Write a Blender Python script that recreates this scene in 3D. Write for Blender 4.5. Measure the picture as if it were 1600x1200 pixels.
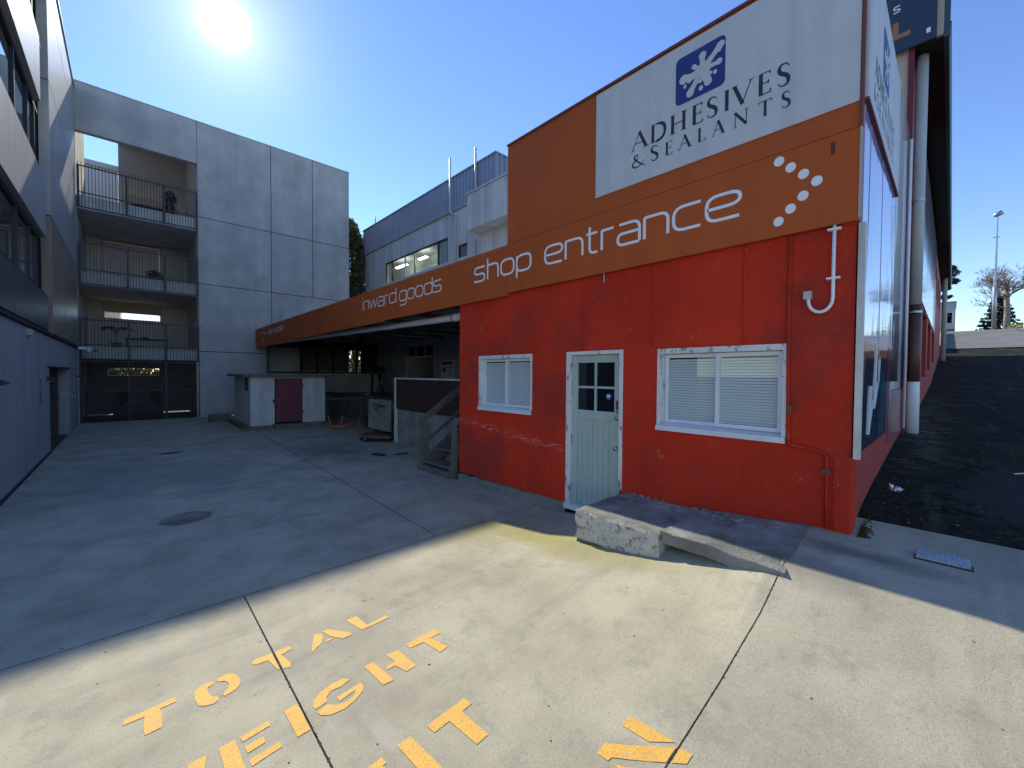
import bpy, bmesh, math, random
from mathutils import Vector, Matrix, noise
random.seed(7)
for o in list(bpy.data.objects): bpy.data.objects.remove(o, do_unlink=True)
SC = bpy.context.scene
COL = SC.collection
# ------------------------------------------------------------------ camera, sky, sun, exposure
CAMH = 1.70
yaw, pit, rol = math.radians(43.0117), math.radians(-1.35006), math.radians(.353972)
F = Vector((math.sin(yaw)*math.cos(pit), math.cos(yaw)*math.cos(pit), math.sin(pit)))
Rt = Vector((math.cos(yaw), -math.sin(yaw), 0)); Up = Rt.cross(F)
R2 = Rt*math.cos(rol) + Up*math.sin(rol); U2 = -Rt*math.sin(rol) + Up*math.cos(rol)
cd = bpy.data.cameras.new('camera'); cam = bpy.data.objects.new('camera', cd); COL.objects.link(cam)
M4 = Matrix.Identity(4)
for i in range(3):
    M4[i][0] = R2[i]; M4[i][1] = U2[i]; M4[i][2] = -F[i]
M4[2][3] = CAMH
cam.matrix_world = M4
cd.sensor_width = 36; cd.lens = 641.055/1600*36; cd.clip_start = .05; cd.clip_end = 2000
SC.camera = cam
SUN = Vector((.11868, .81558, .56635)).normalized()
w = bpy.data.worlds.new('World'); SC.world = w; w.use_nodes = True
nt = w.node_tree; nt.nodes.clear()
sky = nt.nodes.new('ShaderNodeTexSky'); sky.sky_type = 'NISHITA'; sky.sun_disc = False
sky.sun_elevation = math.asin(SUN.z); sky.sun_rotation = math.atan2(SUN.x, SUN.y)
sky.altitude = 0; sky.air_density = 1.0; sky.dust_density = .0; sky.ozone_density = 3.0
bg = nt.nodes.new('ShaderNodeBackground'); bg.inputs['Strength'].default_value = .135
tcw = nt.nodes.new('ShaderNodeTexCoord')
dot = nt.nodes.new('ShaderNodeVectorMath'); dot.operation = 'DOT_PRODUCT'; dot.inputs[1].default_value = SUN
def wm(op, a, b=None):
    n = nt.nodes.new('ShaderNodeMath'); n.operation = op
    for i, v in enumerate((a, b)):
        if v is None: continue
        if isinstance(v, (int, float)): n.inputs[i].default_value = v
        else: nt.links.new(v, n.inputs[i])
    return n.outputs[0]
nt.links.new(tcw.outputs['Generated'], dot.inputs[0])
ang = wm('MULTIPLY', wm('ARCCOSINE', wm('MINIMUM', dot.outputs['Value'], .999999)), 57.2958)
# bright air round the sun: a white core and a quick fall-off
core = wm('MULTIPLY', wm('POWER', 2.71828, wm('MULTIPLY', wm('POWER', wm('DIVIDE', ang, 1.2), 2.0), -1.0)), 2.0)
halo = wm('MULTIPLY', wm('POWER', 2.71828, wm('DIVIDE', ang, -4.0)), .5)
bg2 = nt.nodes.new('ShaderNodeBackground'); bg2.inputs['Color'].default_value = (1, .985, .95, 1)
nt.links.new(wm('ADD', core, halo), bg2.inputs['Strength'])
hs = nt.nodes.new('ShaderNodeHueSaturation'); hs.inputs['Saturation'].default_value = 1.12; hs.inputs['Hue'].default_value = .511
nt.links.new(sky.outputs[0], hs.inputs['Color']); nt.links.new(hs.outputs[0], bg.inputs['Color'])
add = nt.nodes.new('ShaderNodeAddShader'); ow = nt.nodes.new('ShaderNodeOutputWorld')
nt.links.new(bg.outputs[0], add.inputs[0]); nt.links.new(bg2.outputs[0], add.inputs[1]); nt.links.new(add.outputs[0], ow.inputs[0])
sl = bpy.data.lights.new('sun', 'SUN'); sl.energy = 3.5; sl.angle = math.radians(.53); sl.color = (1, .93, .76)
so = bpy.data.objects.new('sun', sl); COL.objects.link(so); so.rotation_euler = (-SUN).to_track_quat('-Z', 'Y').to_euler(); so.location = (0, 0, 30)
SC.view_settings.view_transform = 'Standard'; SC.view_settings.look = 'None'; SC.view_settings.gamma = 1
SC.view_settings.exposure = .86; SC.view_settings.use_curve_mapping = False
# ------------------------------------------------------------------ materials
MATS = {}
def mat(name, col, rough=.7, col2=None, scale=2.0, amt=.5, streak=None, bump=0, bscale=60, metal=0, spec=None,
        speck=0, speckscale=180, detail=6, contrast=(.35, .65), coat=0, extra=None):
    if name in MATS: return MATS[name]
    m = bpy.data.materials.new(name); m.use_nodes = True; n = m.node_tree.nodes; l = m.node_tree.links
    b = n['Principled BSDF']; b.inputs['Roughness'].default_value = rough; b.inputs['Metallic'].default_value = metal
    if spec is not None: b.inputs['Specular IOR Level'].default_value = spec
    if coat: b.inputs['Coat Weight'].default_value = coat; b.inputs['Coat Roughness'].default_value = .03
    g = n.new('ShaderNodeNewGeometry'); pos = g.outputs['Position']
    def mapped(s):
        mp = n.new('ShaderNodeMapping'); mp.inputs['Scale'].default_value = s; l.new(pos, mp.inputs['Vector']); return mp.outputs[0]
    c = (*col, 1)
    cur = None
    def mixc(fac, a, bb, f=1.0):
        mx = n.new('ShaderNodeMix'); mx.data_type = 'RGBA'
        if isinstance(a, tuple): mx.inputs[6].default_value = a
        else: l.new(a, mx.inputs[6])
        if isinstance(bb, tuple): mx.inputs[7].default_value = bb
        else: l.new(bb, mx.inputs[7])
        if f != 1.0:
            mm = n.new('ShaderNodeMath'); mm.operation = 'MULTIPLY'; l.new(fac, mm.inputs[0]); mm.inputs[1].default_value = f; fac = mm.outputs[0]
        l.new(fac, mx.inputs[0]); return mx.outputs[2]
    def nz(s, d=6, lo=.35, hi=.65, vec=None, r=.6):
        t = n.new('ShaderNodeTexNoise'); t.inputs['Scale'].default_value = s; t.inputs['Detail'].default_value = d; t.inputs['Roughness'].default_value = r
        l.new(vec or pos, t.inputs['Vector'])
        mr = n.new('ShaderNodeMapRange'); mr.inputs[1].default_value = lo; mr.inputs[2].default_value = hi
        l.new(t.outputs[0], mr.inputs[0]); return mr.outputs[0], t.outputs[0]
    cur = c
    if col2 is not None:
        f, _ = nz(scale, detail, *contrast); cur = mixc(f, cur, (*col2, 1), amt)
    if streak is not None:
        # streak = (colour, amount, xy scale, z scale)
        f, _ = nz(1.0, 5, .45, .7, mapped((streak[2], streak[2], streak[3]))); cur = mixc(f, cur, (*streak[0], 1), streak[1])
    if speck:
        f, _ = nz(speckscale, 2, .5, .75); dk = tuple(x*.35 for x in col); cur = mixc(f, cur, (*dk, 1), speck)
        f, _ = nz(speckscale*.55, 2, .58, .8, mapped((1.1, 1.1, 1.1))); lt = tuple(min(1, x*1.7) for x in col); cur = mixc(f, cur, (*lt, 1), speck*.4)
    ctx = dict(n=n, l=l, pos=pos, mixc=mixc, nz=nz, mapped=mapped, b=b)
    if extra: cur = extra(cur, ctx)
    if isinstance(cur, tuple): b.inputs['Base Color'].default_value = cur
    else: l.new(cur, b.inputs['Base Color'])
    if bump:
        _, raw = nz(bscale, 4, 0, 1); bp = n.new('ShaderNodeBump'); bp.inputs['Strength'].default_value = bump; bp.inputs['Distance'].default_value = .02
        l.new(raw, bp.inputs['Height']); l.new(bp.outputs[0], b.inputs['Normal'])
    MATS[name] = m; return m
def M_(ctx, op, a, b=None):
    q = ctx['n'].new('ShaderNodeMath'); q.operation = op
    for i, v in enumerate((a, b)):
        if v is None: continue
        if isinstance(v, (int, float)): q.inputs[i].default_value = v
        else: ctx['l'].new(v, q.inputs[i])
    return q.outputs[0]
def blob(ctx, c, r, soft=1.0):
    """soft mask of an ellipse c=(x,y) r=(rx,ry) on the ground, broken up with noise"""
    mp = ctx['n'].new('ShaderNodeMapping'); mp.vector_type = 'POINT'
    mp.inputs['Location'].default_value = (-c[0]/r[0], -c[1]/r[1], 0); mp.inputs['Scale'].default_value = (1/r[0], 1/r[1], 0)
    ctx['l'].new(ctx['pos'], mp.inputs['Vector'])
    ln = ctx['n'].new('ShaderNodeVectorMath'); ln.operation = 'LENGTH'; ctx['l'].new(mp.outputs[0], ln.inputs[0])
    _, raw = ctx['nz'](3.0, 6, 0, 1)
    v = M_(ctx, 'ADD', ln.outputs['Value'], M_(ctx, 'MULTIPLY', M_(ctx, 'SUBTRACT', raw, .5), 1.4))
    mr = ctx['n'].new('ShaderNodeMapRange'); mr.inputs[1].default_value = 1.15; mr.inputs[2].default_value = 1.15-soft; ctx['l'].new(v, mr.inputs[0])
    return mr.outputs[0]
def yard_extra(cur, c):
    mx = c['mixc']
    cur = mx(blob(c, (2.98, 2.6), (.26, 1.3), .9), cur, (.27, .25, .07, 1), .85)        # algae by the step
    cur = mx(blob(c, (2.8, 3.35), (.45, .5), .9), cur, (.27, .25, .08, 1), .6)
    cur = mx(blob(c, (3.3, 9.3), (.9, 1.6), .9), cur, (.12, .12, .12, 1), .7)              # oil under the canopy edge
    cur = mx(blob(c, (.9, 8.6), (.5, 1.5), .8), cur, (.17, .17, .17, 1), .5)
    cur = mx(blob(c, (3.55, .35), (.12, .5), .9), cur, (.09, .085, .08, 1), .75)
    cur = mx(blob(c, (3.2, .6), (.2, .3), .9), cur, (.16, .15, .13, 1), .55)
    cur = mx(blob(c, (3.6, 5.5), (.5, 1.0), .8), cur, (.2, .2, .2, 1), .35)
    cur = mx(blob(c, (-.2, 9.), (.6, 3.0), .8), cur, (.2, .2, .2, 1), .4)
    f, _ = c['nz'](1.0, 4, .56, .72, c['mapped']((.35, 3.0, 1)))                           # tyre and trowel streaks across the yard
    cur = mx(f, cur, (.2, .195, .17, 1), .5)
    f, _ = c['nz'](4.5, 8, .52, .66, None, .75); cur = mx(f, cur, (.19, .185, .15, 1), .4)
    f, _ = c['nz'](1.0, 4, .6, .66, c['mapped']((2.6, .8, 1))); cur = mx(f, cur, (.5, .48, .42, 1), .25)
    v = c['n'].new('ShaderNodeTexVoronoi'); v.inputs['Scale'].default_value = 2.1; c['l'].new(c['pos'], v.inputs['Vector'])
    mr = c['n'].new('ShaderNodeMapRange'); mr.inputs[1].default_value = .06; mr.inputs[2].default_value = .035; c['l'].new(v.outputs['Distance'], mr.inputs[0])
    f2, _ = c['nz'](.9, 2, .5, .62)
    cur = mx(M_(c, 'MULTIPLY', mr.outputs[0], f2), cur, (.07, .065, .06, 1), .8)           # gum and oil spots
    return cur
CONC = mat('yard_concrete', (.46, .425, .31), .85, (.29, .265, .195), 1.6, .85, bump=.2, bscale=190, speck=.62, speckscale=130, extra=yard_extra)
WALLC = mat('wall_concrete', (.52, .51, .485), .85, (.37, .365, .35), 1.5, .8, streak=((.24, .24, .235), .35, 1.6, .16), bump=.15, bscale=25, speck=.15, speckscale=60)
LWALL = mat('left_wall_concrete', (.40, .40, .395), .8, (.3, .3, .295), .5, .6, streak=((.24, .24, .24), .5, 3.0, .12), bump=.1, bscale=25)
def patch_extra(cur, c):
    f, _ = c['nz'](1.3, 8, .5, .56, None, .7); cur = c['mixc'](f, cur, (.05, .045, .03, 1), .7)
    f, _ = c['nz'](30, 4, .55, .7); cur = c['mixc'](f, cur, (.16, .155, .14, 1), .5)
    f, _ = c['nz'](1.0, 4, .6, .7, c['mapped']((.5, 4, 1))); cur = c['mixc'](f, cur, (.1, .11, .07, 1), .4)
    f, _ = c['nz'](5.0, 6, .5, .6, c['mapped']((1.6, .8, 1))); f = M_(c, 'MULTIPLY', f, blob(c, (10, .25), (4.5, .35), .8)); cur = c['mixc'](f, cur, (.16, .155, .11, 1), .8)
    vo = c['n'].new('ShaderNodeTexVoronoi'); vo.feature = 'DISTANCE_TO_EDGE'; vo.inputs['Scale'].default_value = .55; wv = c['n'].new('ShaderNodeVectorMath'); wv.operation = 'ADD'
    nn = c['n'].new('ShaderNodeTexNoise'); nn.inputs['Scale'].default_value = 2.5; nn.inputs['Detail'].default_value = 6; c['l'].new(c['pos'], nn.inputs['Vector']); c['l'].new(c['pos'], wv.inputs[0]); c['l'].new(nn.outputs['Color'], wv.inputs[1]); c['l'].new(wv.outputs[0], vo.inputs['Vector'])
    mr = c['n'].new('ShaderNodeMapRange'); mr.inputs[1].default_value = .018; mr.inputs[2].default_value = .004; c['l'].new(vo.outputs['Distance'], mr.inputs[0]); cur = c['mixc'](mr.outputs[0], cur, (.008, .008, .006, 1), .9)
    return c['mixc'](blob(c, (5.3, -.55), (.7, .5), .3), cur, (.055, .055, .055, 1), .6)
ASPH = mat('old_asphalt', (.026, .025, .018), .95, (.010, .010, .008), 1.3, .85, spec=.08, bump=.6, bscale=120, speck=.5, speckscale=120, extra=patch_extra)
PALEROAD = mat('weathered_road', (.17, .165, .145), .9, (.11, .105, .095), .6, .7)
EARTH = mat('earth', (.09, .08, .06), .95, (.05, .06, .03), 1.5, .7)
def red_extra(cur, c):
    f, _ = c['nz'](3.5, 9, .62, .7, None, .75); cur = c['mixc'](f, cur, (.75, .28, .2, 1), .5)
    f, _ = c['nz'](1.1, 6, .5, .62); cur = c['mixc'](f, cur, (.26, .04, .03, 1), .55)
    # band of scratches at knee height and pale scuffs low on the wall
    sx = c['n'].new('ShaderNodeSeparateXYZ'); c['l'].new(c['pos'], sx.inputs[0])
    z = sx.outputs['Z']; y = sx.outputs['Y']
    dz = M_(c, 'ABSOLUTE', M_(c, 'SUBTRACT', z, M_(c, 'ADD', M_(c, 'MULTIPLY', y, .09), .5)))
    near = c['n'].new('ShaderNodeMapRange'); near.inputs[1].default_value = .07; near.inputs[2].default_value = 0; c['l'].new(dz, near.inputs[0])
    f, _ = c['nz'](1.0, 7, .52, .6, c['mapped']((9, 9, 60)), .8); f = M_(c, 'MULTIPLY', M_(c, 'MULTIPLY', f, near.outputs[0]), M_(c, 'GREATER_THAN', y, 3.2))
    cur = c['mixc'](f, cur, (.7, .4, .32, 1), .9)
    f, _ = c['nz'](60, 3, .68, .74); cur = c['mixc'](f, cur, (.7, .45, .38, 1), .8)
    return cur
RED = mat('red_roughcast', (.74, .048, .016), .7, (.50, .030, .012), .9, .75, spec=.2, bump=.85, bscale=55, extra=red_extra)
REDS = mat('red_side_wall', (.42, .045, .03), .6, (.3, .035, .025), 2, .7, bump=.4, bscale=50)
ORNG = mat('orange_sign_panel', (.52, .108, .022), .55, (.44, .085, .018), 1.2, .7, streak=((.30, .075, .03), .35, 5, .3), spec=.2)
WHTS = mat('white_sign_panel', (.64, .63, .62), .5, (.54, .53, .53), 2.5, .6, streak=((.45, .45, .46), .45, 6, .5))
LETW = mat('white_vinyl', (.86, .86, .86), .5)
LETB = mat('black_vinyl', (.02, .025, .035), .5)
LOGOB = mat('navy_vinyl', (.015, .035, .19), .45)
TRIMR = mat('maroon_trim', (.16, .045, .03), .5)
def peel(cur, c):
    f, _ = c['nz'](14, 8, .55, .6, c['mapped']((1, 1, .45)), .75); return c['mixc'](f, cur, (.16, .13, .1, 1), .85)
PEEL = mat('peeling_white_paint', (.74, .73, .70), .6, (.6, .59, .56), 6, .6, bump=.3, bscale=50, extra=peel)
FRAMEW = mat('white_window_paint', (.72, .74, .76), .45, (.6, .62, .64), 7, .6)
PEELT = mat('white_trim_worn', (.66, .65, .61), .6, (.45, .43, .38), 4, .5, streak=((.3, .27, .22), .6, 9, 1.2))
DOORG = mat('sage_green_paint', (.42, .50, .44), .5, (.36, .44, .39), 3, .6, streak=((.3, .34, .3), .3, 12, .4))
def chip_extra(cur, c):
    f, _ = c['nz'](16, 9, .535, .58, None, .8); cur = c['mixc'](f, cur, (.12, .11, .09, 1), .85)
    return cur
CHIP = mat('chipped_white_concrete', (.60, .57, .48), .85, (.45, .42, .35), 5, .6, bump=.8, bscale=35, extra=chip_extra)
RAMP = mat('stained_ramp_concrete', (.31, .325, .29), .9, (.11, .105, .085), 3.2, .85, bump=.7, bscale=60, speck=.5, speckscale=90, extra=lambda cur, c: c['mixc'](M_(c, 'MULTIPLY', c['nz'](14, 9, .52, .56, None, .8)[0], blob(c, (3.72, 1.5), (.22, .9), .8)), cur, (.6, .57, .5, 1), .8))
PLIN = mat('plinth_concrete', (.27, .26, .22), .9, (.12, .12, .09), 3.5, .8, bump=.8, bscale=35)
DARK = mat('dark_recess', (.02, .02, .022), .8)
BLKM = mat('black_metal', (.025, .027, .032), .45, metal=.3)
CLAD = mat('grey_metal_cladding', (.46, .45, .43), .4, (.38, .37, .35), 1.5, .6, streak=((.6, .58, .55), .5, 9, .25), metal=.25)
CLADB = mat('brown_metal_cladding', (.36, .28, .21), .4, (.24, .19, .15), 2.5, .7, streak=((.2, .15, .12), .4, 10, .3), metal=.15)
DCLAD = mat('dark_blue_cladding', (.05, .055, .07), .4, (.04, .045, .06), 2, .5)
CORR = mat('grey_corrugated_steel', (.27, .29, .34), .45, (.22, .24, .29), 2, .5, metal=.3)
MIDW = mat('pale_painted_concrete', (.66, .65, .62), .8, (.56, .55, .53), 1.2, .7, streak=((.25, .25, .24), .55, 3, .18), bump=.1, bscale=30)
PIPEW = mat('white_plastic_pipe', (.66, .67, .67), .4, (.55, .55, .54), 5, .5)
PIPEG = mat('grey_painted_pipe', (.50, .51, .48), .45, (.42, .42, .4), 4, .5)
PIPEB = mat('bright_white_pipe', (.82, .83, .85), .35)
BEIGE = mat('beige_plaster', (.5, .46, .38), .8, (.4, .36, .3), 3, .7, bump=.3, bscale=40)
BALW = mat('balcony_plaster', (.54, .51, .47), .85, (.47, .44, .41), 1, .5)
NAVY = mat('navy_board', (.02, .045, .085), .5, (.016, .036, .07), 2, .5)
TEAL = mat('teal_gutter', (.035, .075, .09), .5)
SOFF = mat('dark_soffit', (.012, .012, .012), .8)
WOOD = mat('weathered_timber', (.16, .14, .115), .8, (.09, .075, .06), 3, .7, streak=((.08, .07, .06), .6, 20, 20), bump=.3, bscale=60)
PLUM = mat('plum_painted_steel', (.15, .032, .055), .55, (.16, .03, .05), 4, .6)
SHEDW = mat('shed_white_blockwork', (.62, .63, .62), .8, (.48, .49, .47), 2.5, .6, streak=((.3, .29, .24), .5, 5, .6), bump=.3, bscale=30)
MOSSC = mat('mossy_concrete', (.2, .19, .15), .9, (.07, .08, .04), 5, .8, bump=.6, bscale=40)
PLATC = mat('dock_concrete', (.28, .275, .25), .9, (.1, .1, .09), 2.5, .8, bump=.4, bscale=30)
BRWN = mat('dark_brown_board', (.05, .022, .015), .6, (.03, .015, .01), 3, .6)
CEIL = mat('canopy_lining', (.48, .47, .45), .8, (.32, .31, .29), 1.5, .6)
DWALL = mat('dock_wall_sheet', (.36, .37, .38), .7, (.26, .27, .28), 2, .6)
YEL = mat('yellow_road_paint', (.80, .44, .07), .7, (.70, .39, .08), 6, .6, bump=.3, bscale=140, speck=.5, speckscale=100,
          extra=lambda cur, c: c['mixc'](c['nz'](60, 6, .56, .7, None, .8)[0], c['mixc'](c['nz'](12, 9, .57, .64, None, .8)[0], cur, (.42, .38, .27, 1), .8), (.42, .36, .22, 1), .5))
BARK = mat('pale_bark', (.28, .24, .2), .85, (.18, .15, .12), 4, .6)
TWIG = mat('twig', (.22, .16, .13), .85)
STEEL = mat('galvanised_steel', (.38, .39, .4), .35, (.3, .31, .33), 8, .5, metal=.8)
CHEQ = mat('chequer_plate', (.45, .47, .52), .4, (.36, .38, .42), 8, .5, metal=.7, bump=.5, bscale=70)
ORT = mat('orange_plastic', (.55, .12, .03), .5)
BLIND = mat('blind_slat', (.80, .80, .78), .5)
BLINDB = mat('beige_blind', (.42, .33, .26), .7)
STICK = mat('blue_sticker', (.1, .14, .42), .4)
REDP = mat('red_print', (.35, .03, .03), .5)
PAPR = mat('pale_notice', (.62, .58, .45), .6)
RUST = mat('rusty_steel', (.12, .05, .03), .8, (.2, .1, .05), 9, .6)
def leafmat(name, c1, c2):
    m = bpy.data.materials.new(name); m.use_nodes = True; n = m.node_tree.nodes; l = m.node_tree.links
    b = n['Principled BSDF']; b.inputs['Roughness'].default_value = .6
    oi = n.new('ShaderNodeNewGeometry'); rp = n.new('ShaderNodeMix'); rp.data_type = 'RGBA'; rp.inputs[6].default_value = (*c1, 1); rp.inputs[7].default_value = (*c2, 1)
    l.new(oi.outputs['Random Per Island'], rp.inputs[0]); l.new(rp.outputs[2], b.inputs['Base Color'])
    tr = n.new('ShaderNodeBsdfTranslucent'); l.new(rp.outputs[2], tr.inputs['Color']); mx = n.new('ShaderNodeMixShader'); mx.inputs[0].default_value = .45
    out = n['Material Output']; l.new(b.outputs[0], mx.inputs[1]); l.new(tr.outputs[0], mx.inputs[2]); l.new(mx.outputs[0], out.inputs[0]); return m
LEAF = leafmat('vine_leaf', (.07, .10, .025), (.22, .22, .09)); LDRY = leafmat('dry_vine', (.12, .095, .075), (.26, .21, .17))
LDRK = leafmat('conifer_needles', (.012, .022, .012), (.035, .05, .02)); LPOT = leafmat('pot_plant_leaf', (.015, .025, .015), (.04, .06, .03))
LYEL = leafmat('golden_shrub_leaf', (.35, .3, .05), (.2, .2, .05)); LMOS = leafmat('moss', (.07, .07, .015), (.12, .1, .02))
def glass(name, tint, refl=.12, rough=.01, opaque=0.0, body=(.01, .012, .015)):
    m = bpy.data.materials.new(name); m.use_nodes = True; n = m.node_tree.nodes; l = m.node_tree.links; n.clear()
    out = n.new('ShaderNodeOutputMaterial'); t = n.new('ShaderNodeBsdfTransparent'); t.inputs[0].default_value = (*tint, 1)
    g = n.new('ShaderNodeBsdfGlossy'); g.inputs['Roughness'].default_value = rough; g.inputs[0].default_value = (.9, .95, 1, 1)
    d = n.new('ShaderNodeBsdfDiffuse'); d.inputs[0].default_value = (*body, 1)
    m0 = n.new('ShaderNodeMixShader'); m0.inputs[0].default_value = opaque; l.new(t.outputs[0], m0.inputs[1]); l.new(d.outputs[0], m0.inputs[2])
    fr = n.new('ShaderNodeFresnel'); fr.inputs[0].default_value = 1.5; a = n.new('ShaderNodeMath'); a.operation = 'ADD'; a.use_clamp = True
    l.new(fr.outputs[0], a.inputs[0]); a.inputs[1].default_value = refl
    gb = n.new('ShaderNodeNewGeometry'); inv = n.new('ShaderNodeMath'); inv.operation = 'SUBTRACT'; inv.inputs[0].default_value = 1; l.new(gb.outputs['Backfacing'], inv.inputs[1])
    mu = n.new('ShaderNodeMath'); mu.operation = 'MULTIPLY'; l.new(a.outputs[0], mu.inputs[0]); l.new(inv.outputs[0], mu.inputs[1]); a = mu   # no mirror on the way out of the pane
    mx = n.new('ShaderNodeMixShader'); l.new(a.outputs[0], mx.inputs[0]); l.new(m0.outputs[0], mx.inputs[1]); l.new(g.outputs[0], mx.inputs[2]); l.new(mx.outputs[0], out.inputs[0]); return m
GLS = glass('window_glass', (.93, .95, .95), .02); GLD = glass('dark_glass', (.2, .2, .2), .02, opaque=.85); GLL = glass('tinted_facade_glass', (.3, .33, .35), .25, opaque=.7, body=(.02, .025, .03))
GLM = glass('office_glass', (.85, .9, .88), .06)
TUBE = bpy.data.materials.new('lit_tube'); TUBE.use_nodes = True
TUBE.node_tree.nodes['Principled BSDF'].inputs['Emission Color'].default_value = (1, 1, .92, 1); TUBE.node_tree.nodes['Principled BSDF'].inputs['Emission Strength'].default_value = 7.0
# ------------------------------------------------------------------ mesh helpers
LOC = {}
class MB:
    def __init__(s): s.v = []; s.f = []; s.sm = False
    def box(s, x0, x1, y0, y1, z0, z1):
        b = len(s.v)
        for z in (z0, z1):
            for x, y in ((x0, y0), (x1, y0), (x1, y1), (x0, y1)): s.v.append((x, y, z))
        s.f += [(b+3, b+2, b+1, b), (b+4, b+5, b+6, b+7)] + [(b+i, b+(i+1) % 4, b+4+(i+1) % 4, b+4+i) for i in range(4)]
        return s
    def quad(s, *p): b = len(s.v); s.v += [tuple(q) for q in p]; s.f.append(tuple(range(b, b+len(p)))); return s
    def tube(s, pts, r, n=10, caps=True, r2=None):
        pts = [Vector(p) for p in pts]; base = len(s.v); N = len(pts)
        prev = None
        for i, p in enumerate(pts):
            d = ((pts[min(i+1, N-1)]-pts[max(i-1, 0)])).normalized()
            a = d.orthogonal().normalized() if prev is None else (prev - d*prev.dot(d)).normalized()
            prev = a; c = d.cross(a); rr = r if r2 is None else r+(r2-r)*i/(N-1)
            for k in range(n):
                t = 2*math.pi*k/n; s.v.append(tuple(p+(a*math.cos(t)+c*math.sin(t))*rr))
        for i in range(N-1):
            for k in range(n):
                k2 = (k+1) % n; s.f.append((base+i*n+k, base+i*n+k2, base+(i+1)*n+k2, base+(i+1)*n+k))
        if caps:
            s.f.append(tuple(base+k for k in range(n))[::-1]); s.f.append(tuple(base+(N-1)*n+k for k in range(n)))
        return s
    def bar(s, p0, p1, w, h, up=(0, 0, 1)):
        p0 = Vector(p0); p1 = Vector(p1); d = (p1-p0).normalized(); u = Vector(up)
        if abs(d.dot(u)) > .98: u = Vector((0, 1, 0))
        a = d.cross(u).normalized()*w/2; c = a.cross(d).normalized()*h/2; b = len(s.v)
        for p in (p0, p1):
            for sa, sc in ((-1, -1), (1, -1), (1, 1), (-1, 1)): s.v.append(tuple(p+a*sa+c*sc))
        s.f += [(b+3, b+2, b+1, b), (b+4, b+5, b+6, b+7)] + [(b+i, b+(i+1) % 4, b+4+(i+1) % 4, b+4+i) for i in range(4)]
        return s
    def prism(s, pts, off):
        """closed outline pts (3D) pushed by vector off"""
        b = len(s.v); n = len(pts); off = Vector(off)
        s.v += [tuple(p) for p in pts] + [tuple(Vector(p)+off) for p in pts]
        s.f.append(tuple(range(b+n, b+2*n))); s.f.append(tuple(range(b, b+n))[::-1])
        s.f += [(b+i, b+(i+1) % n, b+n+(i+1) % n, b+n+i) for i in range(n)]
        return s
def mesh_from(name, mb, m, loc):
    me = bpy.data.meshes.new(name); lx, ly, lz = loc
    me.from_pydata([(x-lx, y-ly, z-lz) for x, y, z in mb.v], [], mb.f); me.update()
    for mm in (m if isinstance(m, (list, tuple)) else [m]): me.materials.append(mm)
    if mb.sm:
        for p in me.polygons: p.use_smooth = True
    return me
def root_of(p):
    while p.parent: p = p.parent
    return p
def obj(name, mb, m, parent=None, label=None, kind=None, cat=None, group=None, recalc=False):
    loc = (0, 0, 0)
    if parent is not None: loc = LOC[root_of(parent).name]
    me = mesh_from(name, mb, m, loc)
    if recalc:
        bm = bmesh.new(); bm.from_mesh(me); bmesh.ops.recalc_face_normals(bm, faces=bm.faces); bm.to_mesh(me); bm.free()
    o = bpy.data.objects.new(name, me); COL.objects.link(o)
    if parent is not None: o.parent = parent
    else: LOC[o.name] = (0, 0, 0)
    if label: o['label'] = label
    if kind: o['kind'] = kind
    if cat: o['category'] = cat
    if group: o['group'] = group
    return o
def solo(name, mb, m, label, cat, loc=(0, 0, 0), group=None):
    o = obj(name, mb, m)
    o.location = loc; me = o.data
    for v in me.vertices: v.co -= Vector(loc)
    LOC[o.name] = loc; o['label'] = label; o['category'] = cat
    if group: o['group'] = group
    return o
def thing(name, label, cat, loc=(0, 0, 0), group=None):
    o = bpy.data.objects.new(name, None); COL.objects.link(o); o.location = loc; o.empty_display_size = .2
    LOC[o.name] = loc; o['label'] = label; o['category'] = cat
    if group: o['group'] = group
    return o
def B(*a): return MB().box(*a)
def bevel(o, w=.01, seg=2):
    md = o.modifiers.new('bevel', 'BEVEL'); md.width = w; md.segments = seg; md.limit_method = 'ANGLE'; return o
def holes(mb, axis, a0, a1, u0, u1, z0, z1, hs):
    """wall slab: thickness a0..a1 along axis ('x' or 'y'), running u0..u1, z0..z1, with rectangular openings hs=(u0,u1,z0,z1)"""
    us = sorted({u0, u1, *[h[0] for h in hs], *[h[1] for h in hs]}); zs = sorted({z0, z1, *[h[2] for h in hs], *[h[3] for h in hs]})
    us = [u for u in us if u0 <= u <= u1]; zs = [z for z in zs if z0 <= z <= z1]
    def P(a, u, z): return (a, u, z) if axis == 'x' else (u, a, z)
    def solid(i, j):
        if i < 0 or j < 0 or i >= len(us)-1 or j >= len(zs)-1: return False
        cu = (us[i]+us[i+1])/2; cz = (zs[j]+zs[j+1])/2
        return not any(h[0] < cu < h[1] and h[2] < cz < h[3] for h in hs)
    for i in range(len(us)-1):
        for j in range(len(zs)-1):
            if not solid(i, j): continue
            A, Bq, C, D = us[i], us[i+1], zs[j], zs[j+1]
            mb.quad(P(a0, A, C), P(a0, Bq, C), P(a0, Bq, D), P(a0, A, D)); mb.quad(P(a1, A, C), P(a1, A, D), P(a1, Bq, D), P(a1, Bq, C))
            if not solid(i-1, j): mb.quad(P(a0, A, C), P(a0, A, D), P(a1, A, D), P(a1, A, C))
            if not solid(i+1, j): mb.quad(P(a0, Bq, C), P(a1, Bq, C), P(a1, Bq, D), P(a0, Bq, D))
            if not solid(i, j-1): mb.quad(P(a0, A, C), P(a1, A, C), P(a1, Bq, C), P(a0, Bq, C))
            if not solid(i, j+1): mb.quad(P(a0, A, D), P(a0, Bq, D), P(a1, Bq, D), P(a1, A, D))
    return mb
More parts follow.
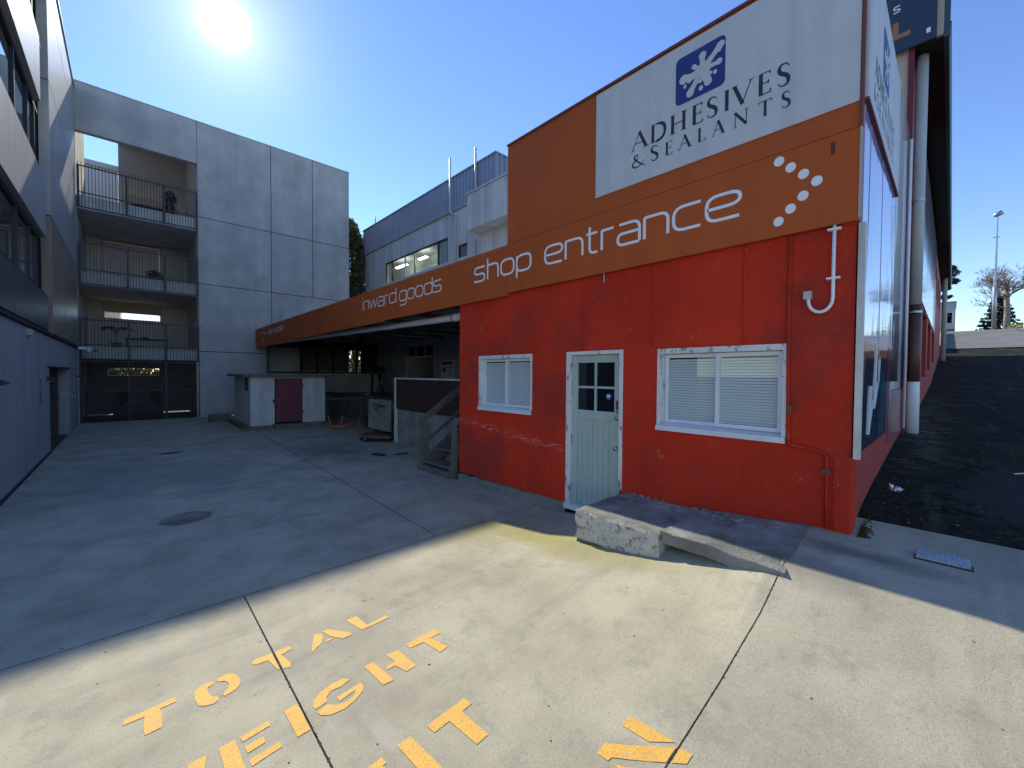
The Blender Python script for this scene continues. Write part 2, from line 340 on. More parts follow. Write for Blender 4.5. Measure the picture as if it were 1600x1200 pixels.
# outlines of the painted characters, in metres on the yard
WORDS={'LIMIT': [[[(0.735, 1.679), (0.797, 1.687), (0.802, 1.648), (0.782, 1.643), (0.805, 1.583), (0.747, 1.606)]],
           [[(0.875, 1.695), (0.944, 1.694), (0.977, 1.387), (0.895, 1.434)]],
           [[(1.029, 1.692), (1.262, 1.707), (1.269, 1.649), (1.206, 1.646), (1.218, 1.454), (1.147, 1.451), (1.126, 1.642), (1.038, 1.636)]]],
 'TOTAL': [[[(-0.042, 2.716), (0.157, 2.735), (0.161, 2.694), (0.095, 2.689), (0.1, 2.622), (0.093, 2.543), (0.034, 2.538), (0.03, 2.586), (0.036, 2.68),
             (-0.041, 2.679)]],
           [[(0.316, 2.742), (0.314, 2.708), (0.289, 2.7), (0.285, 2.668), (0.299, 2.607), (0.322, 2.592), (0.32, 2.56), (0.297, 2.547), (0.262, 2.56),
             (0.238, 2.584), (0.229, 2.643), (0.234, 2.708), (0.259, 2.74), (0.288, 2.745)],
            [(0.336, 2.745), (0.382, 2.752), (0.414, 2.727), (0.429, 2.673), (0.422, 2.609), (0.394, 2.58), (0.347, 2.569), (0.341, 2.593), (0.371, 2.619),
             (0.379, 2.655), (0.367, 2.695), (0.335, 2.716)]],
           [[(0.504, 2.747), (0.517, 2.78), (0.711, 2.775), (0.711, 2.736), (0.649, 2.719), (0.674, 2.606), (0.662, 2.573), (0.603, 2.594), (0.581, 2.721),
             (0.519, 2.725)]],
           [[(0.856, 2.787), (0.899, 2.769), (0.889, 2.721), (0.867, 2.672), (0.788, 2.614)],
            [(0.908, 2.787), (0.942, 2.79), (1.037, 2.658), (1.045, 2.625), (0.981, 2.623), (0.929, 2.706)],
            [(0.884, 2.667), (0.905, 2.682), (0.942, 2.673), (0.913, 2.658)]],
           [[(1.07, 2.804), (1.141, 2.809), (1.155, 2.656), (1.296, 2.677), (1.304, 2.636), (1.107, 2.631)]]],
 'WEIGHT': [[[(0.167, 2.221), (0.231, 2.223), (0.222, 2.174), (0.212, 2.137), (0.187, 2.108), (0.158, 2.164)]],
            [[(0.276, 2.224), (0.338, 2.227), (0.347, 2.012), (0.281, 2.021)], [(0.359, 2.227), (0.478, 2.241), (0.478, 2.204), (0.362, 2.189)],
             [(0.362, 2.154), (0.44, 2.158), (0.439, 2.118), (0.367, 2.108)], [(0.364, 2.064), (0.485, 2.08), (0.489, 2.041), (0.368, 2.024)]],
            [[(0.548, 2.257), (0.61, 2.257), (0.623, 2.049), (0.555, 2.047)]],
            [[(0.878, 2.245), (0.845, 2.279), (0.789, 2.278), (0.722, 2.255), (0.679, 2.219), (0.664, 2.182), (0.669, 2.157), (0.728, 2.168), (0.736, 2.2),
              (0.769, 2.229), (0.821, 2.224)],
             [(0.67, 2.131), (0.725, 2.148), (0.757, 2.113), (0.81, 2.098), (0.851, 2.118), (0.87, 2.149), (0.778, 2.127), (0.774, 2.163), (0.909, 2.181),
              (0.914, 2.151), (0.898, 2.117), (0.843, 2.08), (0.777, 2.062), (0.717, 2.07), (0.677, 2.099)]],
            [[(0.974, 2.287), (1.029, 2.289), (1.056, 2.075), (0.994, 2.08)],
             [(1.113, 2.294), (1.187, 2.289), (1.203, 2.092), (1.138, 2.086), (1.112, 2.175), (1.062, 2.173), (1.068, 2.201), (1.127, 2.205)]],
            [[(1.246, 2.299), (1.464, 2.3), (1.466, 2.241), (1.39, 2.244), (1.428, 2.096), (1.365, 2.087), (1.34, 2.241), (1.253, 2.249)]]],
 'big': [[[(1.744, 1.031), (1.756, 0.986), (1.764, 0.808), (1.695, 0.898), (1.686, 1.034)],
          [(1.562, 1.043), (1.756, 0.782), (1.761, 0.73), (1.711, 0.732), (1.527, 0.982), (1.503, 0.984), (1.499, 1.038)],
          [(1.508, 0.957), (1.537, 0.911), (1.632, 0.787), (1.594, 0.768), (1.494, 0.885)]]]}
def interp(x, xs, ys):
    if x <= xs[0]: return ys[0]
    for i in range(1, len(xs)):
        if x <= xs[i]: return ys[i-1]+(ys[i]-ys[i-1])*(x-xs[i-1])/(xs[i]-xs[i-1])
    return ys[-1]
AX = ([1.2, 1.6, 1.82, 2.18, 2.44, 2.73, 3.13, 3.5, 3.85, 4.39, 5.86, 6.63, 7.63, 11.5, 18.7, 28.4, 46, 54, 70, 200], [0, .03, .07, .145, .215, .29, .46, .505, .54, .64, .77, .83, .89, 1.04, 1.47, 2.59, 5.0, 5.75, 5.8, 5.8])
BY = ([.8, 1.59, 2.37, 2.8, 3.5], [1, .62, .35, .15, 0])
def G(x, y):
    a = interp(x, *AX); b = interp(y, *BY)
    if x > 30: t = min(1, (x-30)/8); b = b+(1-b)*t
    return a*b
def foliage(mb, c, r, n, size, seed=0, shell=.55, flat=.0):
    rd = random.Random(seed)
    for i in range(n):
        while True:
            p = Vector((rd.uniform(-1, 1), rd.uniform(-1, 1), rd.uniform(-1, 1)))
            if p.length <= 1 and (p.length > shell or rd.random() < .35): break
        q = Vector((c[0]+p.x*r[0], c[1]+p.y*r[1], c[2]+p.z*r[2])); s = size*rd.uniform(.5, 1.3)
        a = Vector((rd.gauss(0, 1), rd.gauss(0, 1), rd.gauss(0, 1))).normalized(); b = a.orthogonal().normalized(); b = (b*rd.uniform(-1, 1)+a.cross(b)*rd.uniform(-1, 1)).normalized()
        mb.quad(q-a*s*.5, q+b*s*.32, q+a*s*.5, q-b*s*.32)
    return mb
# ================================================================== GROUND
def grid_surface(name, quadf, nu, nv, m, zoff, kind='structure', skirt=0, parent=None):
    """quadf(u,v)->(x,y); z from the terrain"""
    mb = MB()
    for j in range(nv+1):
        for i in range(nu+1):
            x, y = quadf(i/nu, j/nv); mb.v.append((x, y, G(x, y)+zoff))
    for j in range(nv):
        for i in range(nu):
            a = j*(nu+1)+i; mb.f.append((a, a+1, a+nu+2, a+nu+1))
    if skirt:
        ring = [i for i in range(nu+1)] + [j*(nu+1)+nu for j in range(1, nv+1)] + [nv*(nu+1)+i for i in range(nu-1, -1, -1)] + [j*(nu+1) for j in range(nv-1, 0, -1)]
        b = len(mb.v)
        for k in ring: x, y, z = mb.v[k]; mb.v.append((x, y, z-skirt))
        n = len(ring)
        for k in range(n): mb.f.append((ring[(k+1) % n], ring[k], b+k, b+(k+1) % n))
    mb.sm = False
    return obj(name, mb, m, parent, kind=kind if parent is None else None)
# one earth sheet out to the horizon, 6 cm under everything laid on it
xs = [-600, -200, -60, -20, -8, -4, -2, 0, 1] + [1.2+.25*i for i in range(16)] + [5.9, 6.6, 7.6, 9, 11.5, 15, 18.7, 23, 28.4, 32, 36, 40, 46, 50, 54, 60, 70, 90, 150, 300, 900]
ys = [-600, -200, -80, -40, -20, -10, -5, -2, 0, .4, .8, 1.2, 1.6, 2, 2.4, 2.8, 3.2, 3.6, 5, 8, 12, 16, 20, 30, 60, 150, 900]
mb = MB()
for y in ys:
    for x in xs: mb.v.append((x, y, G(x, y)-.06))
for j in range(len(ys)-1):
    for i in range(len(xs)-1): a = j*len(xs)+i; mb.f.append((a, a+1, a+len(xs)+1, a+len(xs)))
obj('ground', mb, EARTH, kind='structure')
def quadpts(p00, p10, p11, p01):
    def f(u, v):
        return tuple(p00[k]*(1-u)*(1-v)+p10[k]*u*(1-v)+p11[k]*u*v+p01[k]*(1-u)*v for k in (0, 1))
    return f
J = .0045
XLt, XLb = 2.90, 2.34      # the long joint runs slightly askew
yard = bpy.data.objects.new('yard', None); COL.objects.link(yard); yard['kind'] = 'structure'; LOC[yard.name] = (0, 0, 0)
def slab(p, nu, nv): return grid_surface('concrete_slab', quadpts(*p), nu, nv, CONC, 0, parent=yard, skirt=.05)
slab([(-1.22, 3.65+.010), (XLb-.012, 3.65+.010), (XLt-.012, 19.52), (-1.22, 19.52)], 10, 20)
slab([(-9, 3.65+J), (-1.24, 3.65+J), (-1.24, 6.96), (-9, 6.96)], 3, 3)
slab([(-9, -14), (.62-J, -14), (.62-J, 3.65-J), (-9, 3.65-J)], 6, 10)
slab([(.62+J, .835+J), (3.86, .70+J), (3.86, 3.65-J), (.62+J, 3.65-J)], 48, 40)
slab([(.62+J, -14), (4.16, -14), (4.16, .69-J), (.62+J, .835-J)], 52, 30)
slab([(XLb+J, 3.65+J), (3.86, 3.65+J), (3.86, 4.85-J), (XLb+.045+J, 4.85-J)], 6, 6)
slab([(XLb+.045+J, 4.85+J), (8.98, 4.85+J), (8.98, 19.4), (XLt+J, 19.4)], 20, 20)
# asphalt driveway climbing beside the shop
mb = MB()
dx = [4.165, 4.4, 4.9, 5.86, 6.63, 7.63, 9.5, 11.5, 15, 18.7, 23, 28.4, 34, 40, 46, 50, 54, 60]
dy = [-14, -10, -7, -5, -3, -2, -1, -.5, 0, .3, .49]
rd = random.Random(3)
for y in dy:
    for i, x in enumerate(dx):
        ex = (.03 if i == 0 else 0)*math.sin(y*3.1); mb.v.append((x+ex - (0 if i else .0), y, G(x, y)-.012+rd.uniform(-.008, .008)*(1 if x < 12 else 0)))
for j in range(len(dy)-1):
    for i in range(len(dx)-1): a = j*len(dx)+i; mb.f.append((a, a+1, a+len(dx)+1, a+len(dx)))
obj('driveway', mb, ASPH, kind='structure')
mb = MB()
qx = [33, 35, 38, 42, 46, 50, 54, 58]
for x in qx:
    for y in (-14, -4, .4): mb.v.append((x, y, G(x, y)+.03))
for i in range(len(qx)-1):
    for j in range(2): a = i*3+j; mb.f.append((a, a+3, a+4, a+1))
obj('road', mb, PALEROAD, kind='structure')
# moss strip at the foot of the side wall and moss on the corner
mb = MB()
rd = random.Random(5)
for i in range(260):
    x = 3.84+abs(rd.gauss(0, .12)); y = .44-abs(rd.gauss(0, .03)); z = G(x, y); s = rd.uniform(.005, .014)
    a = rd.uniform(0, 6.28); mb.quad((x, y, z), (x+s*math.cos(a), y+s*math.sin(a), z+.005), (x+s*.6*math.cos(a), y+s*.6*math.sin(a), z+s*1.4), (x-s*.3*math.cos(a), y-s*.3*math.sin(a), z+s))
obj('moss', mb, LMOS, kind='stuff')
# debris at the driveway edge
mb = MB()
for i in range(260):
    x = rd.uniform(4.2, 9.5); y = rd.uniform(-1.6, .42) if rd.random() < .5 else .42-abs(rd.gauss(0, .12)); z = G(x, y); s = rd.uniform(.004, .016)
    a = rd.uniform(0, 6.28); mb.quad((x, y, z), (x+s*math.cos(a), y+s*math.sin(a), z+.002), (x+s*math.cos(a+1), y+s*math.sin(a+1), z+s*.8), (x+s*.5*math.cos(a+2), y+s*.5*math.sin(a+2), z+s*.5))
obj('leaf_litter', mb, leafmat('litter', (.1, .08, .05), (.3, .28, .24)), kind='stuff')
solo('crumpled_paper', foliage(MB(), (4.95, .32, G(4.95, .32)+.02), (.05, .04, .02), 14, .06, 4), LETW, 'crumpled white scrap of paper lying on the asphalt by the shop side wall', 'litter', (4.95, .32, G(4.95, .32)))
solo('stick', MB().tube([(6.1, -.42, G(6.1, 0)), (6.25, -.6, G(6.2, 0)+.015)], .006, 6), PAPR, 'thin pale stick lying alone on the dark asphalt drive', 'stick')
# crumbs of old filler along the joints, and grit on the sunlit slabs
mb = MB(); rd = random.Random(15)
def flake(x, y, s, dz=.001):
    a = rd.uniform(0, 6.28); z = G(x, y)+dz; b = len(mb.v)
    mb.quad(*[(x+s*math.cos(a+q)*rd.uniform(.6, 1.1), y+s*math.sin(a+q)*rd.uniform(.6, 1.1), z) for q in (0, 1.2, 2.5, 3.6, 5)])
for i in range(300):
    t_ = rd.random(); flake(.62+rd.gauss(0, .003), .9+2.7*t_, rd.uniform(.002, .0055))
for i in range(300):
    x = .65+rd.random()*3.2; flake(x, .835-.0416*(x-.62)+rd.gauss(0, .0025), rd.uniform(.002, .0055))
for i in range(200): flake(-1.2+rd.random()*5, 3.65+rd.gauss(0, .004), rd.uniform(.002, .007))
obj('joint_filler', mb, DARK, kind='stuff')
mb = MB()
for i in range(70): flake(rd.uniform(-.5, 3.1), rd.uniform(-.2, 4.5), rd.uniform(.003, .009), .0015)
obj('grit', mb, mat('dark_grit', (.05, .045, .035), .9), kind='stuff')
# drain cover on the apron
t = thing('drain_cover', 'pale chequered steel drain cover set in the concrete beside the asphalt drive', 'drain cover', (3.8, .01, G(3.8, 0)))
z0 = G(3.8, 0)+.004
obj('plate', bm0 := B(3.71, 3.90, -.105, .135, z0-.02, z0+.006), CHEQ, t)
obj('frame', B(3.702, 3.709, -.115, .145, z0-.03, z0-.006).box(3.901, 3.909, -.115, .145, z0-.03, z0-.006).box(3.71, 3.9, -.115, -.106, z0-.03, z0-.006).box(3.71, 3.9, .136, .145, z0-.03, z0-.006), DARK, t)
for i in range(9):
    for j in range(2):
        yy = -.09+i*.026; xx = 3.735+j*.085
        obj('tread', B(xx, xx+.07, yy, yy+.012, z0+.006, z0+.009), CHEQ, t)
# worn hollow and slots in the yard
def disc(cx, cy, rx, ry, z, rot=0, n=28, seed=1):
    rdd = random.Random(seed); mb = MB(); mb.v.append((cx, cy, z))
    for ring, (f, dz) in enumerate(((.75, .001), (1.0, 0))):
        for k in range(n):
            a = 2*math.pi*k/n; r = f*(1+.08*noise.noise(Vector((math.cos(a)*2, math.sin(a)*2, seed))))
            x = rx*r*math.cos(a); y = ry*r*math.sin(a); mb.v.append((cx+x*math.cos(rot)-y*math.sin(rot), cy+x*math.sin(rot)+y*math.cos(rot), z-dz if ring else z))
    for k in range(n):
        k2 = (k+1) % n; mb.f.append((0, 1+k, 1+k2)); mb.f.append((1+k, 1+n+k, 1+n+k2, 1+k2))
    return mb
HOL = mat('hollow_mortar', (.26, .24, .20), .9, (.08, .07, .055), 4, .9, bump=.9, bscale=50)
solo('hollow_patch', disc(.47, 6.05, .25, .23, .005, .4), HOL, 'worn dark oval patch in the middle of the shaded yard concrete', 'patch', (.47, 6.05, 0))
solo('slot_drain', B(4.05, 4.35, 7.85, 8.0, 0.001, .006), DARK, 'narrow dark slot drain nearer to the timber steps', 'drain', (4.2, 7.9, 0))
solo('slot_drain', disc(3.8, 8.15, .12, .22, .004, .1, seed=4), DARK, 'dark oval drain hole farther from the timber steps', 'drain', (3.8, 8.15, 0))
solo('slot_drain', disc(.62, 11.15, .22, .1, .004, .1, seed=6), DARK, 'small dark drain hole far out in the open yard', 'drain', (.62, 11.15, 0))
# painted words
PAINT = (('WEIGHT', 'yellow stencilled word WEIGHT painted on the sunlit yard, middle line'), ('TOTAL', 'yellow stencilled word TOTAL painted on the yard nearest the shade'),
         ('LIMIT', 'yellow stencilled letters M I T of the third painted line'), ('big', 'large yellow painted character crossing the joint right of the words'))
for key, lab in PAINT:
    P0 = WORDS[key][0][0][0]
    t = thing('painted_word', lab, 'road marking', (P0[0], P0[1], 0), group='yellow words painted on the yard')
    for L in WORDS[key]:
        bm = bmesh.new()
        for poly in L:
            if len(poly) < 3: continue
            vs = [bm.verts.new((x, y, 0)) for x, y in poly]; bm.faces.new(vs)
        bmesh.ops.triangulate(bm, faces=bm.faces)
        for _ in range(2):
            le = [e for e in bm.edges if e.calc_length() > .06]
            if le: bmesh.ops.subdivide_edges(bm, edges=le, cuts=1)
        bmesh.ops.triangulate(bm, faces=bm.faces)
        for a, b in (((.62, 0, 0), (1, 0, 0)), ((.62, .835, 0), (.0416, 1, 0))):
            co = Vector(a); no = Vector(b).normalized()
            for sgn in (-1, 1): bmesh.ops.bisect_plane(bm, geom=bm.verts[:]+bm.edges[:]+bm.faces[:], plane_co=co+no*(.0075*sgn), plane_no=no)
            kill = [f for f in bm.faces if abs((f.calc_center_median()-co).dot(no)) < .0074]
            bmesh.ops.delete(bm, geom=kill, context='FACES')
        if not bm.faces: bm.free(); continue
        for v in bm.verts: v.co.z = G(v.co.x, v.co.y)+.0022; v.co -= Vector(LOC[t.name])
        for f in bm.faces:
            f.normal_update()
            if f.normal.z < 0: f.normal_flip()
        me = bpy.data.meshes.new('letter'); bm.to_mesh(me); bm.free(); me.materials.append(YEL)
        o = bpy.data.objects.new('letter', me); COL.objects.link(o); o.parent = t
# ================================================================== RED SHOP (low front wing)
XF = 3.85
shop = thing('shop_building', 'low red roughcast shop wing with a sage green door and two white windows', 'building', (XF, .49, .5))
WB = (.90, 2.00, 1.16, 1.96); WS = (3.74, 4.85, 1.17, 1.97); DR = (2.40, 3.15, .13, 1.96)
mb = holes(MB(), 'x', XF, XF+.14, .49, 5.35, .14, 2.98, [WB, WS, DR])
obj('wall', mb, RED, shop)
mb = MB()
for y0, y1 in ((3.15, 5.36),): # plinth left of the door, uneven face
    n = 24
    for i in range(n):
        ya = y0+(y1-y0)*i/n; yb = y0+(y1-y0)*(i+1)/n; w1 = .02+.012*noise.noise(Vector((ya*4, 0, 3))); w2 = .02+.012*noise.noise(Vector((yb*4, 0, 3)))
        h1 = .15-.02*(ya-3.1)+.02*noise.noise(Vector((ya*6, 0, 0))); h2 = .15-.02*(yb-3.1)+.02*noise.noise(Vector((yb*6, 0, 0)))
        mb.quad((XF-w1, ya, -.1), (XF-w2, yb, -.1), (XF-w2, yb, h2), (XF-w1, ya, h1)); mb.quad((XF-w1, ya, h1), (XF-w2, yb, h2), (XF+.02, yb, h2+.01), (XF+.02, ya, h1+.01))
    mb.quad((XF-.02, y0, -.1), (XF-.02, y0, .14), (XF+.02, y0, .14), (XF+.02, y0, -.1))
obj('plinth', mb, PLIN, shop)
obj('side_wall', holes(MB(), 'y', .49, .62, XF+.14, 7.9, .3, 4.7, []), REDS, shop)
obj('foundation', B(XF+.01, XF+.13, .5, 2.4, -.1, .14), PLIN, shop)
obj('end_wall', B(XF+.14, 7.9, 5.2, 5.34, 0, 2.98), RED, shop)
obj('roof', B(XF+.1, 7.88, .5, 5.3, 3.0, 3.4), CEIL, shop)
for i, y in enumerate((4.57, 3.75, 2.9, 2.06, 1.22)):
    zb = 1.97 if WS[0] < y < WS[1] or WB[0] < y < WB[1] or DR[0] < y < DR[1] else 1.99
    mbx = MB(); pts = [(XF-.004, y+.004*math.sin(k*1.7+i), zb+.015+(2.84-zb)*k/8) for k in range(9)]
    mbx.tube(pts, .011, 6); mbx.sm = True; obj('cover_strip', mbx, RED, shop)
# corner
mb = MB(); mb.box(XF-.012, XF+.2, .478, .6, .30, 1.12); bevel(obj('corner_post', mb, RED, shop), .02)
# windows
def window(W, n_sash, parent, lab):
    y0, y1, z0, z1 = W
    w = obj('window', B(XF-.012, XF+.10, y1-.045, y1, z0, z1).box(XF-.012, XF+.10, y0, y0+.03, z0, z1).box(XF-.012, XF+.10, y0+.03, y1-.045, z1-.05, z1), PEEL, parent, label=lab)
    mb = MB(); mb.prism([(XF-.035, y0, z0-.0), (XF+.1, y0, z0+.0), (XF+.1, y0, z0+.085), (XF-.035, y0, z0+.045)], (0, y1-y0, 0)); obj('sill', mb, FRAMEW, w, recalc=True)
    a0, a1 = y0+.035, y1-.05; mid = (a0+a1)/2; f = .035
    for k, (p, q, xo) in enumerate(((mid-.02, a1, .055), (a0, mid+.02, .035))):
        X0 = XF+xo; mb = MB(); Z0, Z1 = z0+.075, z1-.055
        mb.box(X0, X0+.03, p, p+f, Z0, Z1).box(X0, X0+.03, q-f, q, Z0, Z1).box(X0, X0+.03, p+f, q-f, Z0, Z0+f).box(X0, X0+.03, p+f, q-f, Z1-f, Z1)
        s_ = obj('sash', mb, FRAMEW, w)
        obj('pane', B(X0+.012, X0+.016, p+f-.005, q-f+.005, Z0+f-.005, Z1-f+.005), GLS, w)
        n = int((Z1-Z0-2*f)/.0255); mbs = MB()
        for i in range(n):
            z = Z0+f+.012+i*.0255; mbs.quad((X0+.030, p+f-.03, z-.010), (X0+.040, p+f-.03, z+.0125), (X0+.040, q-f+.03, z+.0125), (X0+.030, q-f+.03, z-.010))
        b_ = obj('blind', mbs, BLIND, w); b_['kind'] = 'stuff'
    obj('room', B(XF+.16, XF+.17, y0-.1, y1+.1, z0-.1, z1+.1), DARK, w)
window(WB, 2, shop, 'wide white sliding window with closed blinds right of the door')
window(WS, 2, shop, 'narrower white sliding window with closed blinds left of the door')
# door
y0, y1, z0, z1 = DR
dr = obj('door_frame', B(XF-.015, XF+.06, y1-.05, y1+.012, z0, z1+.012).box(XF-.015, XF+.06, y0-.01, y0+.035, z0+.33, z1+.012).box(XF-.015, XF+.06, y0+.035, y1-.05, z1-.03, z1+.012), PEEL, shop)
bevel(dr, .006)
obj('threshold', B(XF-.06, XF+.06, y0+.0, y1+.0, z0-.02, z0+.04), FRAMEW, shop)
d0, d1, e0, e1 = y0+.04, y1-.055, z0+.045, z1-.035
XD = XF+.03
door = obj('door', B(XD, XD+.04, d0, d0+.075, e0, e1).box(XD, XD+.04, d1-.075, d1, e0, e1).box(XD, XD+.04, d0+.075, d1-.075, e1-.085, e1).box(XD, XD+.04, d0+.075, d1-.075, 1.19, 1.29)
           .box(XD, XD+.04, (d0+d1)/2-.012, (d0+d1)/2+.012, 1.29, e1-.085).box(XD, XD+.038, d0+.075, (d0+d1)/2-.012, 1.545, 1.57).box(XD, XD+.038, (d0+d1)/2+.012, d1-.075, 1.545, 1.57), DOORG, shop)
nb = 7; w_ = (d1-d0-.15)/nb
for i in range(nb):
    a = d0+.075+i*w_
    bevel(obj('board', B(XD+.008, XD+.035, a+.0015, a+w_-.0015, e0+.0, 1.19), DOORG, door), .0025, 1)
m_ = (d0+d1)/2
for (p, q) in ((d0+.075, m_-.012), (m_+.012, d1-.075)):
    for (r, s) in ((1.29, 1.545), (1.57, e1-.085)): obj('pane', B(XD+.018, XD+.022, p, q, r, s), GLD, door)
st = MB(); cy, cz = 2.60, 1.46
for k in range(16):
    a = 2*math.pi*k/16; st.v.append((XD+.0165, cy+.035*math.cos(a), cz+.035*math.sin(a)))
st.f.append(tuple(range(16))); obj('sticker', st, STICK, door)
obj('sticker', B(XD+.0155, XD+.016, cy-.02, cy+.02, cz-.006, cz+.012), LETW, door)
lt = MB(); lt.box(XD-.012, XD, d0+.01, d0+.05, 1.32, 1.42); obj('latch', lt, RUST, door)
hd = MB(); hd.tube([(XD, d0+.03, 1.30), (XD-.045, d0+.03, 1.295), (XD-.05, d0+.03, 1.22), (XD, d0+.03, 1.21)], .008, 8); hd.sm = True; obj('handle', hd, STEEL, door)
kb = MB(); kb.tube([(XD, d0+.03, .90), (XD-.03, d0+.03, .90), (XD-.05, d0+.03, .90)], .022, 12); kb.sm = True; obj('knob', kb, STEEL, door)
# conduits
mb = MB(); mb.tube([(XF-.015, .893, 2.84), (XF-.015, .893, 1.95), (XF-.015, .885, 1.30), (XF-.015, .88, 1.18), (XF-.015, .86, 1.155), (XF-.015, .66, 1.125), (XF-.015, .63, 1.10), (XF-.015, .625, .56)], .013, 8); mb.sm = True
obj('red_conduit', mb, RED, shop)
obj('junction_clip', B(XF-.03, XF, .605, .66, .965, 1.0), RUST, shop)
obj('vent_block', B(XF-.03, XF, .86, .89, 1.40, 1.47), RUST, shop)
pts = [(XF-.03, .615, 2.86), (XF-.03, .615, 2.35)] + [(XF-.03, .615+.075-.075*math.cos(a), 2.28-.095*math.sin(a)) for a in [math.pi*k/10 for k in range(11)]] + [(XF-.03, .765, 2.31)]
t = thing('cable_conduit', 'thin white plastic conduit hooking into a grey box under the fascia', 'conduit', (XF-.03, .615, 2.2))
mb = MB(); mb.tube(pts, .012, 10); mb.sm = True; obj('pipe', mb, PIPEB, t)
obj('box', B(XF-.045, XF, .745, .795, 2.29, 2.35), PIPEG, t)
for z in (2.78, 2.42): obj('saddle_clip', B(XF-.045, XF, .575, .655, z, z+.014), PIPEB, t)
mb = MB(); mb.tube([(3.83, 2.63, 2.83), (3.83, 2.63, 2.71)], .009, 8); solo('pipe_stub', mb, STEEL, 'short grey pipe stub poking down from the fascia above the door', 'pipe', (3.83, 2.63, 2.71))
# white trim board down the corner
t = thing('corner_trim', 'worn white timber trim board down the corner of the red shop', 'trim', (XF, .47, 1.12))
obj('board', B(XF-.02, XF+.045, .44, .478, 1.10, 2.80), PEELT, t)
# ---------------- mural boards on the side wall
def mural_mat(name, stops):
    def ex(cur, c):
        sx = c['n'].new('ShaderNodeSeparateXYZ'); c['l'].new(c['pos'], sx.inputs[0]); z = sx.outputs['Z']; x = sx.outputs['X']
        for (lo, hi, slope, colr) in stops:
            v = M_(c, 'ADD', z, M_(c, 'MULTIPLY', x, slope)); mr = c['n'].new('ShaderNodeMapRange'); mr.inputs[1].default_value = lo; mr.inputs[2].default_value = hi; c['l'].new(v, mr.inputs[0])
            cur = c['mixc'](mr.outputs[0], cur, (*colr, 1))
        _, raw = c['nz'](1.2, 2, 0, 1, c['mapped']((1.5, 1, .8))); bp = c['n'].new('ShaderNodeBump'); bp.inputs['Strength'].default_value = .35; bp.inputs['Distance'].default_value = .03
        c['l'].new(raw, bp.inputs['Height']); c['l'].new(bp.outputs[0], c['b'].inputs['Normal']); return cur
    return mat(name, (.015, .03, .075), .08, spec=.6, coat=.4, extra=ex)
MUR = mural_mat('printed_mural_film', [(1.86, 1.88, 0, (.35, .07, .03)), (1.95, 2.0, 0, (.42, .45, .75)), (2.9, 3.3, 0, (.5, .45, .78))])
MUR2 = mural_mat('printed_mural_film_pale', [(1.6, 2.2, -.05, (.35, .4, .55)), (3.0, 3.6, 0, (.55, .53, .58))])
t = thing('mural_board', 'tall glossy printed board, navy below and lilac above, beside the white corner trim', 'sign board', (3.9, .47, 1.12))
mb = MB()
# two skins with a long tear between them
mb.prism([(3.90, .465, 1.12), (5.0, .465, 1.12), (5.0, .465, 3.66), (4.24, .465, 3.66), (4.20, .465, 2.9), (4.14, .465, 2.35), (4.15, .465, 3.0), (4.18, .465, 3.66), (3.90, .465, 3.66)], (0, .02, 0))
obj('film', mb, MUR, t, recalc=True)
obj('film', B(5.012, 6.2, .462, .483, 1.12, 3.66), MUR, t)
TEALP = mat('teal_print', (.02, .12, .2), .1, spec=.6, coat=.4)
obj('stripe', MB().prism([(5.05, .4595, 1.13), (5.5, .4595, 1.13), (5.62, .4595, 1.75), (5.25, .4595, 1.75)], (0, .001, 0)), TEALP, t, recalc=True)
for (xa, za) in ():   # outlined white letters of the mural
    mb = MB(); s = .26
    for (a, b) in (((0, 0), (.55, 1.3)), ((.55, 1.3), (.85, .2)), ((.25, .55), (.75, .55)), ((0, 0), (.2, .1))):
        mb.bar((xa+a[0]*s, .462, za+a[1]*s), (xa+b[0]*s, .462, za+b[1]*s), .004, .035, up=(0, 1, 0))
    obj('letter', mb, LETW, t)
for (x0_, x1_, z0_, z1_) in ((4.45, 4.72, 1.22, 1.62), (4.78, 5.1, 1.42, 1.98)):   # outlined white letters of the mural
    mb = MB(); sk = .10; P4 = [(x0_, z0_), (x0_+sk, z1_), (x1_, z1_-.12), (x1_-sk*.6, z0_+.25)]
    for k in range(4):
        (xa, za), (xb, zb_) = P4[k], P4[(k+1) % 4]; mb.bar((xa, .4615, za), (xb, .4615, zb_), .003, .016, up=(0, 1, 0))
    for k in range(len(mb.v)): pass
    obj('letter', mb, LETW, t)
obj('stripe', MB().prism([(3.905, .4598, 1.16), (3.93, .4598, 1.16), (4.2, .4598, 1.86), (3.905, .4598, 1.86)], (0, .001, 0)), mat('orange_print', (.42, .1, .03), .15), t, recalc=True)
obj('stripe', MB().prism([(5.62, .4595, 1.13), (5.9, .4595, 1.13), (6.1, .4595, 2.0), (5.8, .4595, 2.0)], (0, .001, 0)), mat('maroon_print', (.2, .03, .03), .15), t, recalc=True)
t = thing('mural_board', 'glossy printed board mirroring the big white downpipe', 'sign board', (6.2, .47, 1.1))
obj('film', B(6.22, 7.88, .466, .486, 1.55, 5.0), MUR2, t)
obj('film', B(6.22, 7.88, .468, .486, .95, 1.54), mat('red_film_reflection', (.4, .16, .14), .2, spec=.5), t)  # pink tone paints in the reflection of the white pipe boot
